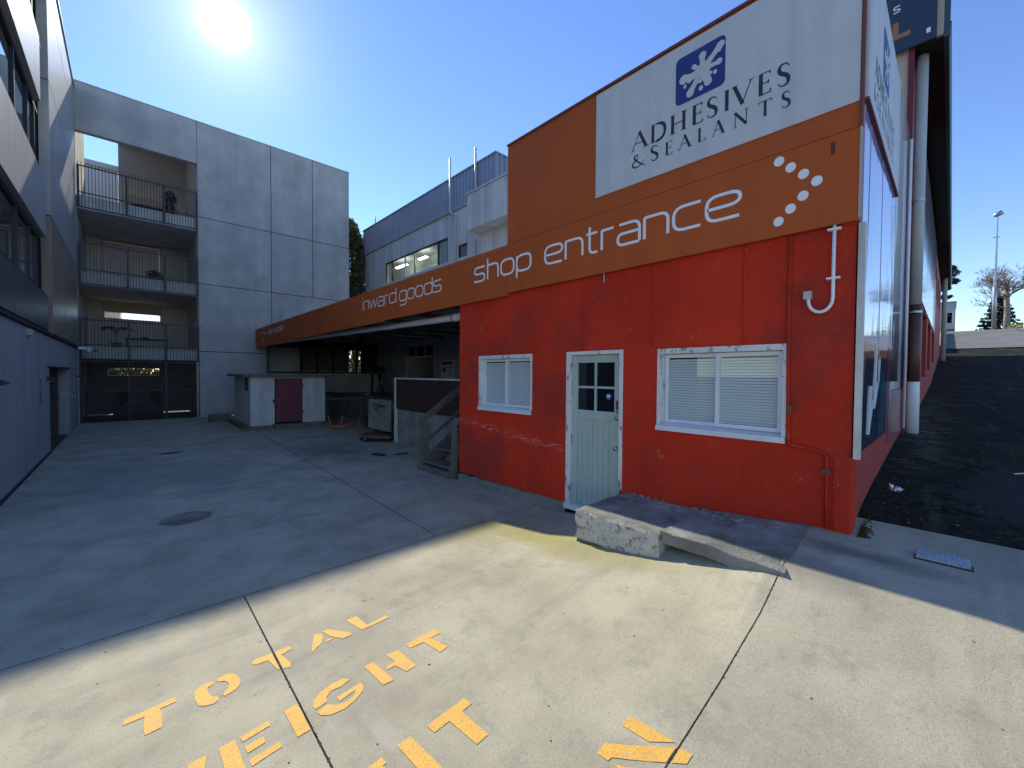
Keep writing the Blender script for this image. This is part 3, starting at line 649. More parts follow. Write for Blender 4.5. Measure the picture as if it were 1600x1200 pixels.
# ================================================================== LETTERING
def ribbon(mb, pts, w, P, depth, closed=False, w2=None):
    """pts in letter units -> flat ribbon; P maps (u,v,d) to world"""
    n = len(pts); L = []; Rr = []
    for i, p in enumerate(pts):
        a = pts[(i-1) % n] if (i > 0 or closed) else None; b = pts[(i+1) % n] if (i < n-1 or closed) else None
        d1 = None if a is None else Vector((p[0]-a[0], p[1]-a[1])).normalized(); d2 = None if b is None else Vector((b[0]-p[0], b[1]-p[1])).normalized()
        d1 = d1 or d2; d2 = d2 or d1; n1 = Vector((-d1.y, d1.x)); n2 = Vector((-d2.y, d2.x)); m = (n1+n2); m = m.normalized() if m.length > 1e-6 else n1
        ww = w if w2 is None else (w2[i] if isinstance(w2, (list, tuple)) else w2)
        k = ww/2/max(.5, m.dot(n1)); L.append((p[0]+m.x*k, p[1]+m.y*k)); Rr.append((p[0]-m.x*k, p[1]-m.y*k))
    b = len(mb.v)
    for q in L+Rr: mb.v.append(tuple(P(q[0], q[1], depth)))
    for i in range(n if closed else n-1): j = (i+1) % n; mb.f.append((b+i, b+j, b+n+j, b+n+i))
def rnd(pts, r, closed=False, seg=5):
    out = []; n = len(pts)
    for i, p in enumerate(pts):
        if not closed and i in (0, n-1): out.append(p); continue
        a = Vector(pts[(i-1) % n]); b = Vector(pts[(i+1) % n]); p = Vector(p); la = min(r, (a-p).length/2.02); lb = min(r, (b-p).length/2.02)
        s = p+(a-p).normalized()*la; e = p+(b-p).normalized()*lb
        for k in range(seg+1): t = k/seg; q = s*(1-t)**2+p*2*t*(1-t)+e*t*t; out.append((q.x, q.y))
    return out
W1 = 1.12
FONT = {  # wide rounded sans; (width, [(points, closed, radius)])
 's': (1.05, [([(1.0, 1), (.0, 1), (.0, .53), (1.0, .53), (1.0, 0), (0, 0), (0, .12)], 0, .3)]),
 'h': (1.0, [([(0, 1.45), (0, 0)], 0, 0), ([(0, .98), (1.0, .98), (1.0, 0)], 0, .35)]),
 'o': (W1, [([(0, 0), (W1, 0), (W1, 1), (0, 1)], 1, .42)]),
 'p': (W1, [([(0, 1), (0, -.42)], 0, 0), ([(0, 0), (W1, 0), (W1, 1), (0, 1)], 1, .38)]),
 'e': (W1, [([(.02, .5), (W1, .5), (W1, 1), (0, 1), (0, 0), (W1-.02, 0)], 0, .4)]),
 'n': (1.0, [([(0, 1), (0, 0)], 0, 0), ([(0, .98), (1.0, .98), (1.0, 0)], 0, .35)]),
 't': (.62, [([(.18, 1.35), (.18, 0), (.62, 0)], 0, .3), ([(-.02, 1), (.6, 1)], 0, 0)]),
 'r': (.6, [([(0, 1), (0, 0)], 0, 0), ([(0, .98), (.6, .98)], 0, 0)]),
 'a': (1.02, [([(.06, 1), (1.02, 1), (1.02, 0)], 0, .35), ([(1.0, .54), (0, .54), (0, 0), (1.0, 0)], 0, .25)]),
 'c': (1.02, [([(1.02, 1), (0, 1), (0, 0), (1.02, 0)], 0, .42)]),
 'i': (.0, [([(0, 1), (0, 0)], 0, 0), ([(0, 1.3), (0, 1.43)], 0, 0)]),
 'w': (1.5, [([(0, 1), (.36, 0), (.75, .95), (1.14, 0), (1.5, 1)], 0, .04)]),
 'd': (W1, [([(W1, 1.45), (W1, 0)], 0, 0), ([(0, 0), (W1, 0), (W1, 1), (0, 1)], 1, .38)]),
 'g': (W1, [([(W1, 1), (W1, -.42), (0, -.42)], 0, .35), ([(0, 0), (W1, 0), (W1, 1), (0, 1)], 1, .38)]),
 'v': (1.0, [([(0, 1), (.5, 0), (1.0, 1)], 0, .04)]),
 'l': (.0, [([(0, 1.45), (0, 0)], 0, 0)]),
 'b': (W1, [([(0, 1.45), (0, 0)], 0, 0), ([(0, 0), (W1, 0), (W1, 1), (0, 1)], 1, .38)]),
}
def facade_map(y0, z0, su, sv, X):
    return lambda u, v, d: Vector((X-d, y0-u*su, z0+v*sv))
def sans(word, yl, yr, zb, xh, X, m, parent, th=.13, gap=.30):
    tot = sum(FONT[ch][0] for ch in word)+gap*(len(word)-1); su = (yl-yr)/tot; u = 0
    for ch in word:
        wd, strokes = FONT[ch]; mb = MB(); P = facade_map(yl-u*su, zb+th*.5*xh, su, xh*(1-th), X)
        for k, (pts, cl, r) in enumerate(strokes):
            q = rnd(pts, r, cl) if r else pts; ribbon(mb, q, th, P, .0006*(k+1), bool(cl))
        obj('letter', mb, m, parent); u += wd+gap
A_, T_ = .17, .05
SER = {
 'A': [([(0, 0), (.5, 1)], T_), ([(.45, 1), (.92, 0)], A_), ([(.2, .36), (.72, .36)], T_), ([(-.1, .015), (.14, .015)], .03), ([(.74, .015), (1.08, .015)], .03)],
 'D': [([(.14, 0), (.14, 1)], A_), (rnd([(.1, .98), (.55, .98), (.95, .8), (.95, .2), (.55, .02), (.1, .02)], .3), [.04, .04]+[.1]*3+[.17]*8), ([(-.05, .015), (.3, .015)], .03)],
 'H': [([(.14, 0), (.14, 1)], A_), ([(.86, 0), (.86, 1)], A_), ([(.14, .5), (.86, .5)], T_), ([(-.03, .015), (.32, .015)], .03), ([(.68, .015), (1.04, .015)], .03), ([(-.03, .985), (.32, .985)], .03), ([(.68, .985), (1.04, .985)], .03)],
 'E': [([(.18, 0), (.18, 1)], A_), ([(.05, .98), (.92, .98)], .045), ([(.18, .52), (.8, .52)], .045), ([(.05, .02), (.98, .02)], .045), ([(.92, 1), (.92, .86)], .05), ([(.97, 0), (.99, .16)], .05), ([(.8, .6), (.8, .44)], .05)],
 'S': [(rnd([(.88, .82), (.72, .99), (.2, .97), (.12, .66), (.86, .40), (.86, .05), (.3, -.01), (.08, .2)], .32, False, 6), None)],
 'I': [([(.5, 0), (.5, 1)], A_), ([(0, .015), (1, .015)], .03), ([(0, .985), (1, .985)], .03)],
 'V': [([(.06, 1), (.52, 0)], A_), ([(.48, 0), (.94, 1)], T_), ([(-.08, .985), (.26, .985)], .03), ([(.8, .985), (1.08, .985)], .03)],
 'L': [([(.2, 0), (.2, 1)], A_), ([(.05, .02), (.95, .02)], .045), ([(0, .985), (.42, .985)], .03), ([(.95, 0), (.98, .2)], .05)],
 'N': [([(.12, 0), (.12, 1)], T_), ([(.08, 1), (.88, 0)], A_), ([(.88, 0), (.88, 1)], T_), ([(-.05, .015), (.28, .015)], .03), ([(.72, .985), (1.04, .985)], .03)],
 'T': [([(.5, 0), (.5, 1)], A_), ([(0, .975), (1, .975)], .05), ([(0, 1), (.02, .82)], .04), ([(1, 1), (.98, .82)], .04), ([(.32, .015), (.68, .015)], .03)],
 '&': [(rnd([(1.0, .45), (.75, .1), (.3, -.02), (.02, .22), (.2, .52), (.52, .72), (.5, .98), (.25, .98), (.2, .75), (.55, .35), (.95, .0), (1.08, .02)], .3, False, 5), None)],
}
def serif(ch, yl, yr, zb, h, X, m, parent):
    mb = MB(); P = facade_map(yl, zb, (yl-yr), h, X)
    asp = (yl-yr)/h
    def P2(u, v, d): return P(u, v, d)
    for k, (pts, wd) in enumerate(SER[ch]):
        if wd is None:
            n = len(pts); wl = [.045+.13*math.sin(math.pi*i/(n-1))**2 if ch == 'S' else .05+.09*abs(math.sin(2*math.pi*i/(n-1))) for i in range(n)]
            # equal stroke in metres: work in v units
            q = [(p[0]*asp, p[1]) for p in pts]; ribbon(mb, q, 1, facade_map(yl, zb, h, h, X), .0005*(k+1), False, wl)
        else:
            q = [(p[0]*asp, p[1]) for p in pts]
            if isinstance(wd, list): wd = (wd+[.15]*len(pts))[:len(pts)-2]+[.05, .04]
            ribbon(mb, q, wd if not isinstance(wd, list) else 1, facade_map(yl, zb, h, h, X), .0005*(k+1), False, wd if isinstance(wd, list) else None)
    obj('letter', mb, m, parent)
# ---------------- fascia sign (long orange band)
XS = 3.80
fs = thing('fascia_sign', 'long orange fascia band lettered inward goods and shop entrance', 'sign', (XS, .48, 2.83))
ends = [.48, 4.185, 7.9, 11.6, 15.4, 19.5]
for i in range(5):
    a, b = ends[i]+(.003 if i else 0), ends[i+1]-.003
    zb = 2.815 if i == 0 else 2.80-(i*.02)
    mb = B(XS, XS+.03, a, b, zb, 3.468); obj('panel', mb, ORNG, fs)
sans('shop', 4.905, 3.735, 3.055, .235, XS, LETW, fs, .135, .26)
sans('entrance', 3.485, 1.255, 3.05, .245, XS, LETW, fs, .125, .22)
sans('inward', 8.92, 7.385, 3.08, .21, XS, LETW, fs, .11, .2)
sans('goods', 7.24, 5.80, 3.07, .21, XS, LETW, fs, .11, .2)
sans('versatile', 17.5, 15.3, 3.13, .15, XS, LETW, fs, .16, .25)
def dots(lst, r, X, m, parent, name='dot'):
    for (y, z) in lst:
        mb = MB()
        for k in range(20): a = 2*math.pi*k/20; mb.v.append((X-.001, y+r*math.cos(a), z+r*1.05*math.sin(a)))
        mb.f.append(tuple(range(20))[::-1]); obj(name, mb, m, parent)
dots([(.975, 3.405), (.895, 3.33), (.81, 3.25), (.725, 3.17), (.81, 3.085), (.89, 3.01), (.97, 2.93)], .036, XS, LETW, fs)
dots([(18.3, 3.24), (17.9, 3.2), (18.15, 3.0)], .06, XS, LETW, fs)
obj('scuff', B(XS-.0015, XS-.0005, .62, .645, 3.33, 3.42), mat('scuff_mark', (.12, .03, .015), .8), fs)
obj('return_panel', B(XS+.03, XS+.12, .48, .50, 2.83, 3.46), ORNG, fs)
obj('backing_frame', B(XS+.03, XS+.07, .50, 19.4, 3.38, 3.46).box(XS+.03, XS+.07, 5.4, 19.4, 2.86, 2.9), CEIL, fs)
obj('bottom_edge', B(XS+.03, XF-.0, .5, 5.35, 2.84, 2.86), TRIMR, fs)
# ---------------- tall sign
ts = thing('shop_sign', 'tall orange and white sign panel reading Adhesives and Sealants above the shop', 'sign', (XS, .48, 3.47))
obj('panel', B(XS+.002, XS+.03, .48, 4.185, 3.474, 4.79), ORNG, ts)
obj('white_panel', B(XS-.010, XS-.0005, .485, 2.73, 3.65, 4.765), WHTS, ts)
obj('top_trim', B(XS-.014, XS+.05, .47, 4.19, 4.79, 4.815), TRIMR, ts)
obj('corner_trim', B(XS-.016, XS+.03, .462, .4795, 3.47, 4.79), TRIMR, ts)
obj('corner_trim', B(XS-.006, XS+.01, .465, .479, 2.83, 3.47), BEIGE, ts)
XW = XS-.0105
for ch, a, b in (('A', 2.28, 2.11), ('D', 2.076, 1.924), ('H', 1.876, 1.726), ('E', 1.667, 1.575), ('S', 1.542, 1.446), ('I', 1.391, 1.355), ('V', 1.324, 1.174), ('E', 1.129, 1.04), ('S', .999, .907)):
    serif(ch, a, b, 3.98, .175, XW, LETB, ts)
serif('&', 2.286, 2.142, 3.805, .125, XW, LETB, ts); serif('S', 2.08, 1.992, 3.805, .145, XW, LETB, ts)
for ch, a, b in (('E', 1.92, 1.853), ('A', 1.787, 1.679), ('L', 1.615, 1.546), ('A', 1.485, 1.389), ('N', 1.316, 1.201), ('T', 1.124, 1.032), ('S', .965, .902)):
    serif(ch, a, b, 3.805, .125, XW, LETB, ts)
# logo: navy rounded square with a white splash
def logo(Pm, parent):
    mb = MB(); q = rnd([(0, 0), (1, 0), (1, 1), (0, 1)], .12, True, 6); b = len(mb.v)
    mb.v += [tuple(Pm(u, v, .0006)) for u, v in q]; mb.f.append(tuple(range(len(q)))); lg = obj('emblem', mb, LOGOB, parent)
    mb = MB(); dep = [.0012]
    def circ(u, v, ru, rv=None, n=18):
        rv = rv or ru; b = len(mb.v); dep[0] += .00015
        for k in range(n): a = 2*math.pi*k/n; mb.v.append(tuple(Pm(u+ru*math.cos(a), v+rv*math.sin(a), dep[0])))
        mb.f.append(tuple(range(b, b+n)))
    def arm(p, q, w0, w1, wt, bend=0):
        n = 9; pts = []; ws = []; dd = Vector((q[0]-p[0], q[1]-p[1])); nn = Vector((-dd.y, dd.x))
        for i in range(n):
            t = i/(n-1); pts.append((p[0]+dd.x*t+nn.x*bend*math.sin(math.pi*t), p[1]+dd.y*t+nn.y*bend*math.sin(math.pi*t))); ws.append((w0*(1-t)**2+w1*2*t*(1-t)+wt*t*t))
        dep[0] += .00015; ribbon(mb, pts, 1, Pm, dep[0], False, ws)
    C = (.55, .5); circ(.55, .5, .145, .135); circ(.62, .44, .09); circ(.50, .55, .09)
    arm(C, (.90, .82), .26, .03, .15, .0); circ(.905, .835, .08, .07)
    arm((.84, .72), (.91, .85), .12, .15, .15)
    arm(C, (.555, .80), .2, .05, .13); circ(.556, .81, .075, .075)
    arm(C, (.39, .66), .16, .08, .08); circ(.385, .665, .05)
    arm((.5, .5), (.19, .50), .16, .08, .17); circ(.18, .505, .1, .1)
    arm(C, (.32, .17), .2, .06, .15); circ(.315, .155, .08, .09)
    arm(C, (.68, .22), .22, .12, .15); circ(.675, .205, .077, .075)
    arm(C, (.88, .50), .2, .05, .1); circ(.885, .505, .06, .065)
    circ(.81, .335, .038, .045); circ(.537, .146, .045, .055); circ(.205, .341, .035, .04); circ(.727, .359, .035); circ(.295, .41, .045); circ(.523, .29, .04)
    arm((.6, .45), (.727, .359), .1, .03, .05); arm((.5, .46), (.295, .4), .1, .02, .06)
    obj('splash', mb, WHTS, lg)
logo(lambda u, v, d: Vector((XW-d, 1.83-u*.44, 4.22+v*.43)), ts)
# side sign
ss = thing('side_sign', 'white sign panel facing the drive with a small repeat of the shop name', 'sign', (3.85, .47, 3.67))
obj('panel', B(3.835, 6.15, .445, .462, 3.68, 4.86), WHTS, ss)
obj('bottom_trim', B(3.835, 6.15, .438, .462, 3.66, 3.679), TRIMR, ss)
YS = .4445
def side_map(x0, z0, s): return lambda u, v, d: Vector((x0+u*s, YS-d, z0+v*s))
def serif_side(word, x0, z0, h, adv):
    x = x0
    for ch in word:
        if ch != ' ':
            mb = MB()
            for k, (pts, wd) in enumerate(SER[ch]):
                q = [(p[0]*.75, p[1]) for p in pts]; ribbon(mb, q, wd if isinstance(wd, float) else .1, side_map(x, z0, h), .0006*(k+1))
            obj('letter', mb, LETB, ss)
        x += adv
serif_side('ADHESIVES', 4.16, 3.98, .17, .165); serif_side('&SEALANTS', 4.12, 3.80, .12, .165)
logo(lambda u, v, d: Vector((4.62+u*.44, YS-d, 4.2+v*.43)), ss)
# ramp and step in front of the door
def rough_box(x0, x1, y0, y1, z0, z1, amp, seed, cuts=5):
    bm = bmesh.new(); bmesh.ops.create_cube(bm, size=1); bmesh.ops.subdivide_edges(bm, edges=bm.edges, cuts=cuts, use_grid_fill=True)
    mb = MB()
    for v in bm.verts: v.index
    for v in bm.verts:
        x = x0+(v.co.x+.5)*(x1-x0); y = y0+(v.co.y+.5)*(y1-y0); z = z0+(v.co.z+.5)*(z1-z0)
        p = Vector((x*9, y*9, z*9+seed)); edge = sum(1 for c in v.co if abs(abs(c)-.5) < 1e-4)
        a = amp*(1.6 if edge >= 2 else .7); nn = noise.noise_vector(p)*a
        if edge >= 2: nn -= Vector(v.co)*.018*(.5+noise.noise(p*1.7))
        mb.v.append((x+nn.x, y+nn.y, z+nn.z*.6))
    bm.verts.ensure_lookup_table(); mb.f = [tuple(v.index for v in f.verts) for f in bm.faces]; bm.free(); return mb
t = thing('door_step', 'chipped concrete step and slab with peeling white front below the green door', 'step', (3.45, 1.5, .2))
o = obj('step_block', rough_box(3.02, 3.84, 1.54, 2.36, .19, .455, .010, 3, 9), [CHIP, RAMP], t, label='higher block with peeling white paint on its front')
for p in o.data.polygons:
    if p.normal.z > .6: p.material_index = 1
obj('footing', rough_box(3.035, 3.82, 1.62, 2.35, .08, .195, .008, 5, 5), MOSSC, t)
o = obj('slab', MB().prism([(3.06, .74, .45), (3.84, .74, .45), (3.84, 1.53, .47), (3.04, 1.53, .47)], (0, 0, .04)), RAMP, t, recalc=True)
_rb = rough_box(3.03, 3.835, .702, 1.532, .385, .482, .007, 8, 9)
_rb.v = [(x, y, z-.035*max(0, 1-(y-.70)/.5)*max(0, (3.5-x)/.45)+.068*max(0, min(1, (x-3.1)/.7))*max(0, 1-(y-.7)/.83)) for x, y, z in _rb.v]
o2 = obj('slab', _rb, [PLATC, RAMP], t, label='long slab bridging from the block to the sloping yard')
for p in o2.data.polygons:
    if p.normal.z > .6: p.material_index = 1
bpy.data.objects.remove(o, do_unlink=True)
mb = MB(); rd = random.Random(9)
for i in range(34):
    y = rd.uniform(1.5, 2.3); x = 3.835; z = .452+rd.uniform(0, .012); s = rd.uniform(.01, .03); mb.quad((x, y, z), (x, y+s, z), (x-.004, y+s*.7, z+s*.6), (x-.004, y+s*.2, z+s*.5))
obj('flaked_edge', mb, CHIP, t)['kind'] = 'stuff'
# ================================================================== CONCRETE APARTMENT BLOCK (far end of the yard)
YC = 19.55
ap = thing('apartment_block', 'grey concrete panel block with barred balconies at the far end of the yard', 'building', (0, YC, 0))
cols = [1.96, 4.41, 6.04, 7.66]; rows = [0, 2.5, 5.07, 7.58, 11.12]
g = .011
for i in range(3):
    for j in range(4):
        if j == 0:
            if i > 0: continue
            mb = B(cols[0], cols[3], YC, YC+.22, rows[0], rows[1]-g); o = obj('concrete_panel', mb, WALLC, ap)
        elif j == 1:
            if i == 0: o = obj('concrete_panel', B(cols[0], cols[1]-g, YC, YC+.22, rows[1]+g, rows[2]-g), WALLC, ap)
            elif i == 1: o = obj('concrete_panel', B(cols[1]+g, cols[3], YC, YC+.22, rows[1]+g, rows[2]-g), WALLC, ap)
            else: continue
        else:
            mb = B(cols[i]+(g if i else 0), cols[i+1]-(g if i < 2 else 0), YC, YC+.22, rows[j]+g, rows[j+1]-g*(j < 3)); o = obj('concrete_panel', mb, WALLC, ap)
        bevel(o, .006, 1)
obj('joint_backing', B(1.98, 7.64, YC+.03, YC+.2, .05, 11.0), DARK, ap)
bevel(obj('beam', B(-1.2, 1.96-g, YC, YC+.22, 9.56, 11.12), WALLC, ap), .006, 1)
obj('coping', B(-1.22, 7.68, YC-.015, YC+.3, 11.12, 11.15), mat('light_coping', (.5, .5, .49), .7), ap)
obj('side_wall', B(7.46, 7.66, YC+.22, YC+9, 0, 11.1), WALLC, ap)
obj('side_wall', B(-1.44, -1.202, YC-.04, YC+4.0, 0, 11.12), WALLC, ap)
obj('roof', B(-.23, 7.66, YC+.22, YC+9, 10.9, 11.05), WALLC, ap)
YB = 23.3
for k, (zt, zb) in enumerate(((2.55, 2.12), (5.03, 4.58), (7.5, 7.05))):
    sb = obj('floor_slab', B(-1.2, 1.96, YC+.06, YB, zb, zt), MIDW if k == 2 else BALW, ap)
obj('partition', B(1.96-.02, 2.16, YC+.22, YB+.2, 0, 10.9), BALW, ap)
# rear walls of the four levels
obj('rear_wall', holes(MB(), 'y', YB, YB+.2, -1.25, 1.96, 2.55, 4.58, [(-.70, 1.0, 3.88, 4.42)]), BALW, ap)
obj('rear_wall', holes(MB(), 'y', YB, YB+.2, -1.25, 1.96, 5.03, 7.05, [(-.72, 1.03, 5.75, 6.98)]), BALW, ap)
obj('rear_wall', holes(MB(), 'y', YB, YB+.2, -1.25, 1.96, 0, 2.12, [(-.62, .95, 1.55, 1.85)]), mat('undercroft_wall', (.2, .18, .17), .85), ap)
obj('rear_wall', B(-.23, 1.96, YB, YB+.2, 7.5, 10.9), BALW, ap)
w = obj('window', holes(MB(), 'y', YB-.03, YB+.02, -.76, 1.06, 3.82, 4.48, [(-.70, 1.0, 3.88, 4.42)]), CLADB, ap)
obj('blind', B(-.7, 1.0, YB+.05, YB+.06, 4.13, 4.42), BLINDB, w)
mbs = MB()
for i in range(34): mbs.box(-.68+i*.05, -.66+i*.05, YB+.045, YB+.05, 4.10, 4.15)
obj('blind_fringe', mbs, BLINDB, w)
w = obj('window', holes(MB(), 'y', YB-.03, YB+.02, -.76, 1.07, 5.70, 7.03, [(-.70, 1.0, 5.76, 6.95)]), CLADB, ap)
obj('blind', B(-.7, 1.0, YB+.05, YB+.06, 5.76, 6.95), mat('pale_blind', (.6, .5, .48), .7), w)
w = obj('window', holes(MB(), 'y', YB-.03, YB, .1, 1.6, 7.55, 8.95, [(.15, 1.55, 7.6, 8.9)]), CLADB, ap)
obj('pane', B(.15, 1.55, YB-.02, YB-.01, 7.6, 8.9), GLD, w)
aw = MB()
for i in range(9): aw.box(-.1, 1.1, YB-.5+.03*i, YB-.48+.03*i, 8.55+.045*i, 8.58+.045*i)
obj('awning', aw, BLINDB, ap)
mb = MB(); mb.tube([(1.85, YC+1.2, 8.4), (1.85, YC+1.2, 8.9), (1.7, YC+1.2, 8.95)], .03, 8); obj('wall_lamp', mb, BEIGE, ap)
# balcony railings, bars one by one
def railing(z0, z1, mid, lab, grp='balcony railings of the concrete block'):
    t = thing('balcony_railing', lab, 'railing', (0, YC-.03, z0), group=grp)
    x0, x1 = -1.17, 1.94
    me = None
    for i in range(39):
        x = x0+.02+i*(x1-x0-.04)/38
        if me is None:
            b_ = obj('bar', B(x-.008, x+.008, YC-.045, YC-.029, z0, z1+.13), BLKM, t); me = b_; xb = x
        else:
            c = me.copy(); COL.objects.link(c); c.parent = t; c.location = (x-xb, 0, 0)
    for z in (z0+.01, mid, z1): obj('rail', B(x0, x1, YC-.055, YC-.028+.0, z-.018, z+.018), BLKM, t)
    for x in (-1.15, .0, .98, 1.92): obj('post', B(x-.03, x+.03, YC-.068, YC-.005, z0, z1+.02), BLKM, t)
    return t
railing(2.12, 3.42, 2.60, 'dark barred balcony railing just above the gate')
railing(4.60, 5.92, 5.07, 'dark barred railing of the middle balcony')
railing(7.08, 8.42, 7.56, 'dark barred railing of the top terrace under the open sky')
# gate
t = thing('barred_gate', 'dark barred gate closing the ground level under the balconies', 'gate', (0, YC-.03, 0))
x0, x1 = -1.19, 1.93
me = None
for i in range(46):
    x = x0+.03+i*(x1-x0-.06)/45
    if me is None: me = obj('bar', B(x-.008, x+.008, YC-.04, YC-.024, .15, 2.05), BLKM, t); xb = x
    else: c = me.copy(); COL.objects.link(c); c.parent = t; c.location = (x-xb, 0, 0)
obj('kick_plate', B(x0, x1, YC-.05, YC-.02, 0.02, .22), DARK, t)
for z in (1.05, 2.06): obj('rail', B(x0, x1, YC-.055, YC-.02, z-.02, z+.02), BLKM, t)
for x in (-1.17, 0.0, .98): obj('post', B(x-.025, x+.025, YC-.065, YC-.018, 0, 2.08), BLKM, t)
obj('post', B(1.86, 1.93, YC-.07, YC-.015, 0, 2.1), CLADB, t, label='brown end post of the gate')
solo('planter_box', B(-.45, .95, 20.6, 21.0, .0, .48), mat('dark_green_box', (.015, .04, .03), .6), 'long dark green planter box standing behind the gate bars', 'planter', (.2, 20.8, 0))
for k, (x, lab) in enumerate(((-.2, 'wispy plant at the left end of the planter behind the gate'), (.75, 'wispy plant at the right end of the planter behind the gate'))):
    solo('pot_plant', foliage(MB(), (x, 20.8, .75), (.2, .12, .28), 160, .09, 20+k, 0), LPOT, lab, 'plant', (x, 20.8, .5), 'plants on the apartment block')
t = thing('pot_plant', 'spreading palm like plant standing behind the lowest balcony railing', 'plant', (-.35, 21.5, 2.55), 'plants on the apartment block')
mb = MB(); rd = random.Random(2)
for i in range(16):
    a = rd.uniform(0, 6.28); r = rd.uniform(.25, .5); p0 = Vector((-.35, 21.5, 3.25)); 
    for k in range(7):
        q = p0+Vector((math.cos(a)*r*k/6, math.sin(a)*r*k/6, .2*math.sin(k/6*2.6)-.05)); s = .1; mb.quad(q, q+Vector((-.06*math.sin(a), .06*math.cos(a), -.05)), q+Vector((math.cos(a)*s, math.sin(a)*s, -.02)), q+Vector((.06*math.sin(a), -.06*math.cos(a), -.05)))
obj('leaf', mb, LPOT, t); obj('stem', MB().tube([(-.35, 21.5, 2.55), (-.35, 21.5, 3.28)], .02, 6), BARK, t)
obj('pot', MB().tube([(-.35, 21.5, 2.55), (-.35, 21.5, 2.8)], .12, 12, r2=.16), DARK, t)
solo('pot_plant', foliage(MB(), (.75, 21.0, 5.35), (.3, .2, .28), 420, .08, 31, 0), LPOT, 'round dark bush behind the middle balcony railing', 'plant', (.75, 21., 5.03), 'plants on the apartment block')
t = thing('pot_plant', 'tall dark leafy plant behind the top terrace railing', 'plant', (1.2, 20.6, 7.5), 'plants on the apartment block')
mb = foliage(MB(), (1.2, 20.6, 8.35), (.22, .2, .3), 320, .09, 41, 0); foliage(mb, (1.12, 20.6, 7.8), (.2, .15, .2), 200, .08, 42, 0); obj('foliage', mb, LPOT, t); obj('stem', MB().tube([(1.2, 20.6, 7.5), (1.2, 20.6, 8.3)], .02, 6), BARK, t)
t = thing('balcony_table', 'long dark table behind the lowest balcony railing', 'table', (.7, 21.2, 2.55))
obj('table_top', B(-.1, 1.15, 20.9, 21.5, 2.92, 2.97), DARK, t)
for x in (-.05, 1.1):
    for y in (20.95, 21.45): obj('leg', B(x-.02, x+.02, y-.02, y+.02, 2.55, 2.92), DARK, t)
solo('bowl', MB().tube([(.45, 21.2, 2.97), (.45, 21.2, 3.03)], .06, 14, r2=.14), DARK, 'small dark bowl standing on the balcony table', 'bowl', (.45, 21.2, 2.97))
solo('hedge', foliage(MB(), (.15, 24.4, 1.6), (1.4, .25, .32), 2200, .13, 55, 0), LEAF, 'strip of foliage glimpsed through the slot behind the barred gate', 'hedge', (.15, 24.4, 1.2))
nb_ = thing('neighbour_house', 'pale house wall seen over the top terrace railing', 'building', (0, 26, 0))
obj('wall', B(-6, -.28, 26, 34, 0, 10.9), mat('bright_render', (.72, .70, .68), .8), nb_); obj('parapet', B(-6.05, -.25, 25.9, 26.1, 10.75, 10.98), BALW, nb_)
for x in (-.95,): 
    w = obj('window', B(x-.2, x+.25, 25.96, 26, 8.6, 9.2), BALW, nb_); obj('pane', B(x-.15, x+.2, 25.95, 25.959, 8.65, 9.15), GLD, w)
# ================================================================== LEFT BUILDING
XL = -1.21
lb = thing('clad_building', 'grey metal clad building over a concrete base along the left side of the yard', 'building', (XL, 12, 0))
mb = holes(MB(), 'x', -1.23, -1.65, 7.0, 12.94, 0, 2.44, []); obj('base_wall', B(-1.6, -1.23, 7.0, 9.95, -.1, 2.44), LWALL, lb)
obj('base_wall', B(-1.6, -1.23, 9.962, 12.95, -.1, 2.44), LWALL, lb)
obj('base_wall', B(-1.6, -1.23, 16.93, 19.53, -.1, 2.44), LWALL, lb)
obj('lintel', B(-1.6, -1.23, 12.952, 16.928, 1.79, 2.44), LWALL, lb)
obj('joint', B(-1.5, -1.25, 9.951, 9.961, 0, 2.4), DARK, lb)
rdr = obj('roller_door', B(-1.55, -1.47, 12.95, 16.93, -.05, 1.79), mat('plum_roller', (.08, .045, .055), .5), lb)
for i in range(18):
    z = .0+i*.1; mb = MB(); mb.prism([(-1.47, 12.97, z+.005), (-1.44, 12.97, z+.03), (-1.44, 12.97, z+.07), (-1.47, 12.97, z+.095)], (0, 3.94, 0)); obj('slat', mb, mat('plum_roller', (0, 0, 0)), rdr, recalc=True)
obj('base_strip', B(-1.235, -1.205, 7.0, 12.9, 0.0, .035), DARK, lb); obj('door_head', B(-1.24, -1.215, 12.7, 17.05, 1.78, 1.81), DARK, lb)  # solid dark strip along the wall foot, then the door head
# shadow gap imitated by a solid dark strip, then the cladding
obj('shadow_gap_strip', B(-1.6, -1.19, 7.0, 19.5, 2.45, 2.51), DARK, lb)
def cl(y0, y1, z0, z1, m, name='cladding_panel', x=XL, d=.16): return obj(name, B(x-d, x, y0+.012, y1-.012, z0+.014, z1-.014), m, lb)
for (a, b) in ((7.0, 9.3), (9.3, 12.75)): cl(a, b, 2.53, 3.26, DCLAD)
for (a, b) in ((7.0, 10.2), (10.2, 12.7)): cl(a, b, 4.42, 5.64, CLAD)
for (a, b) in ((7.0, 9.8), (9.8, 12.3)): cl(a, b, 6.96, 8.24, CLAD)
for (a, b) in ((7.0, 12.3),): cl(a, b, 9.6, 10.9, CLAD)
for (a, b) in ((13.5, 16.2), (16.2, 19.5)):
    for (p, q) in ((2.53, 5.10), (5.10, 8.02), (8.02, 9.9), (9.9, 10.86)): cl(a, b, p, q, CLADB if q < 5.2 else CLAD)
obj('dark_core', B(-9, -1.62, 7.05, 19.5, 0, 10.85), DARK, lb)
obj('recess', B(-1.62, -1.40, 12.76, 13.49, 2.52, 10.86), mat('dark_grey_recess', (.035, .035, .04), .95, spec=.05), lb)
obj('joint_backing', B(-1.5, -1.385, 13.51, 19.45, 2.52, 10.8), DARK, lb)
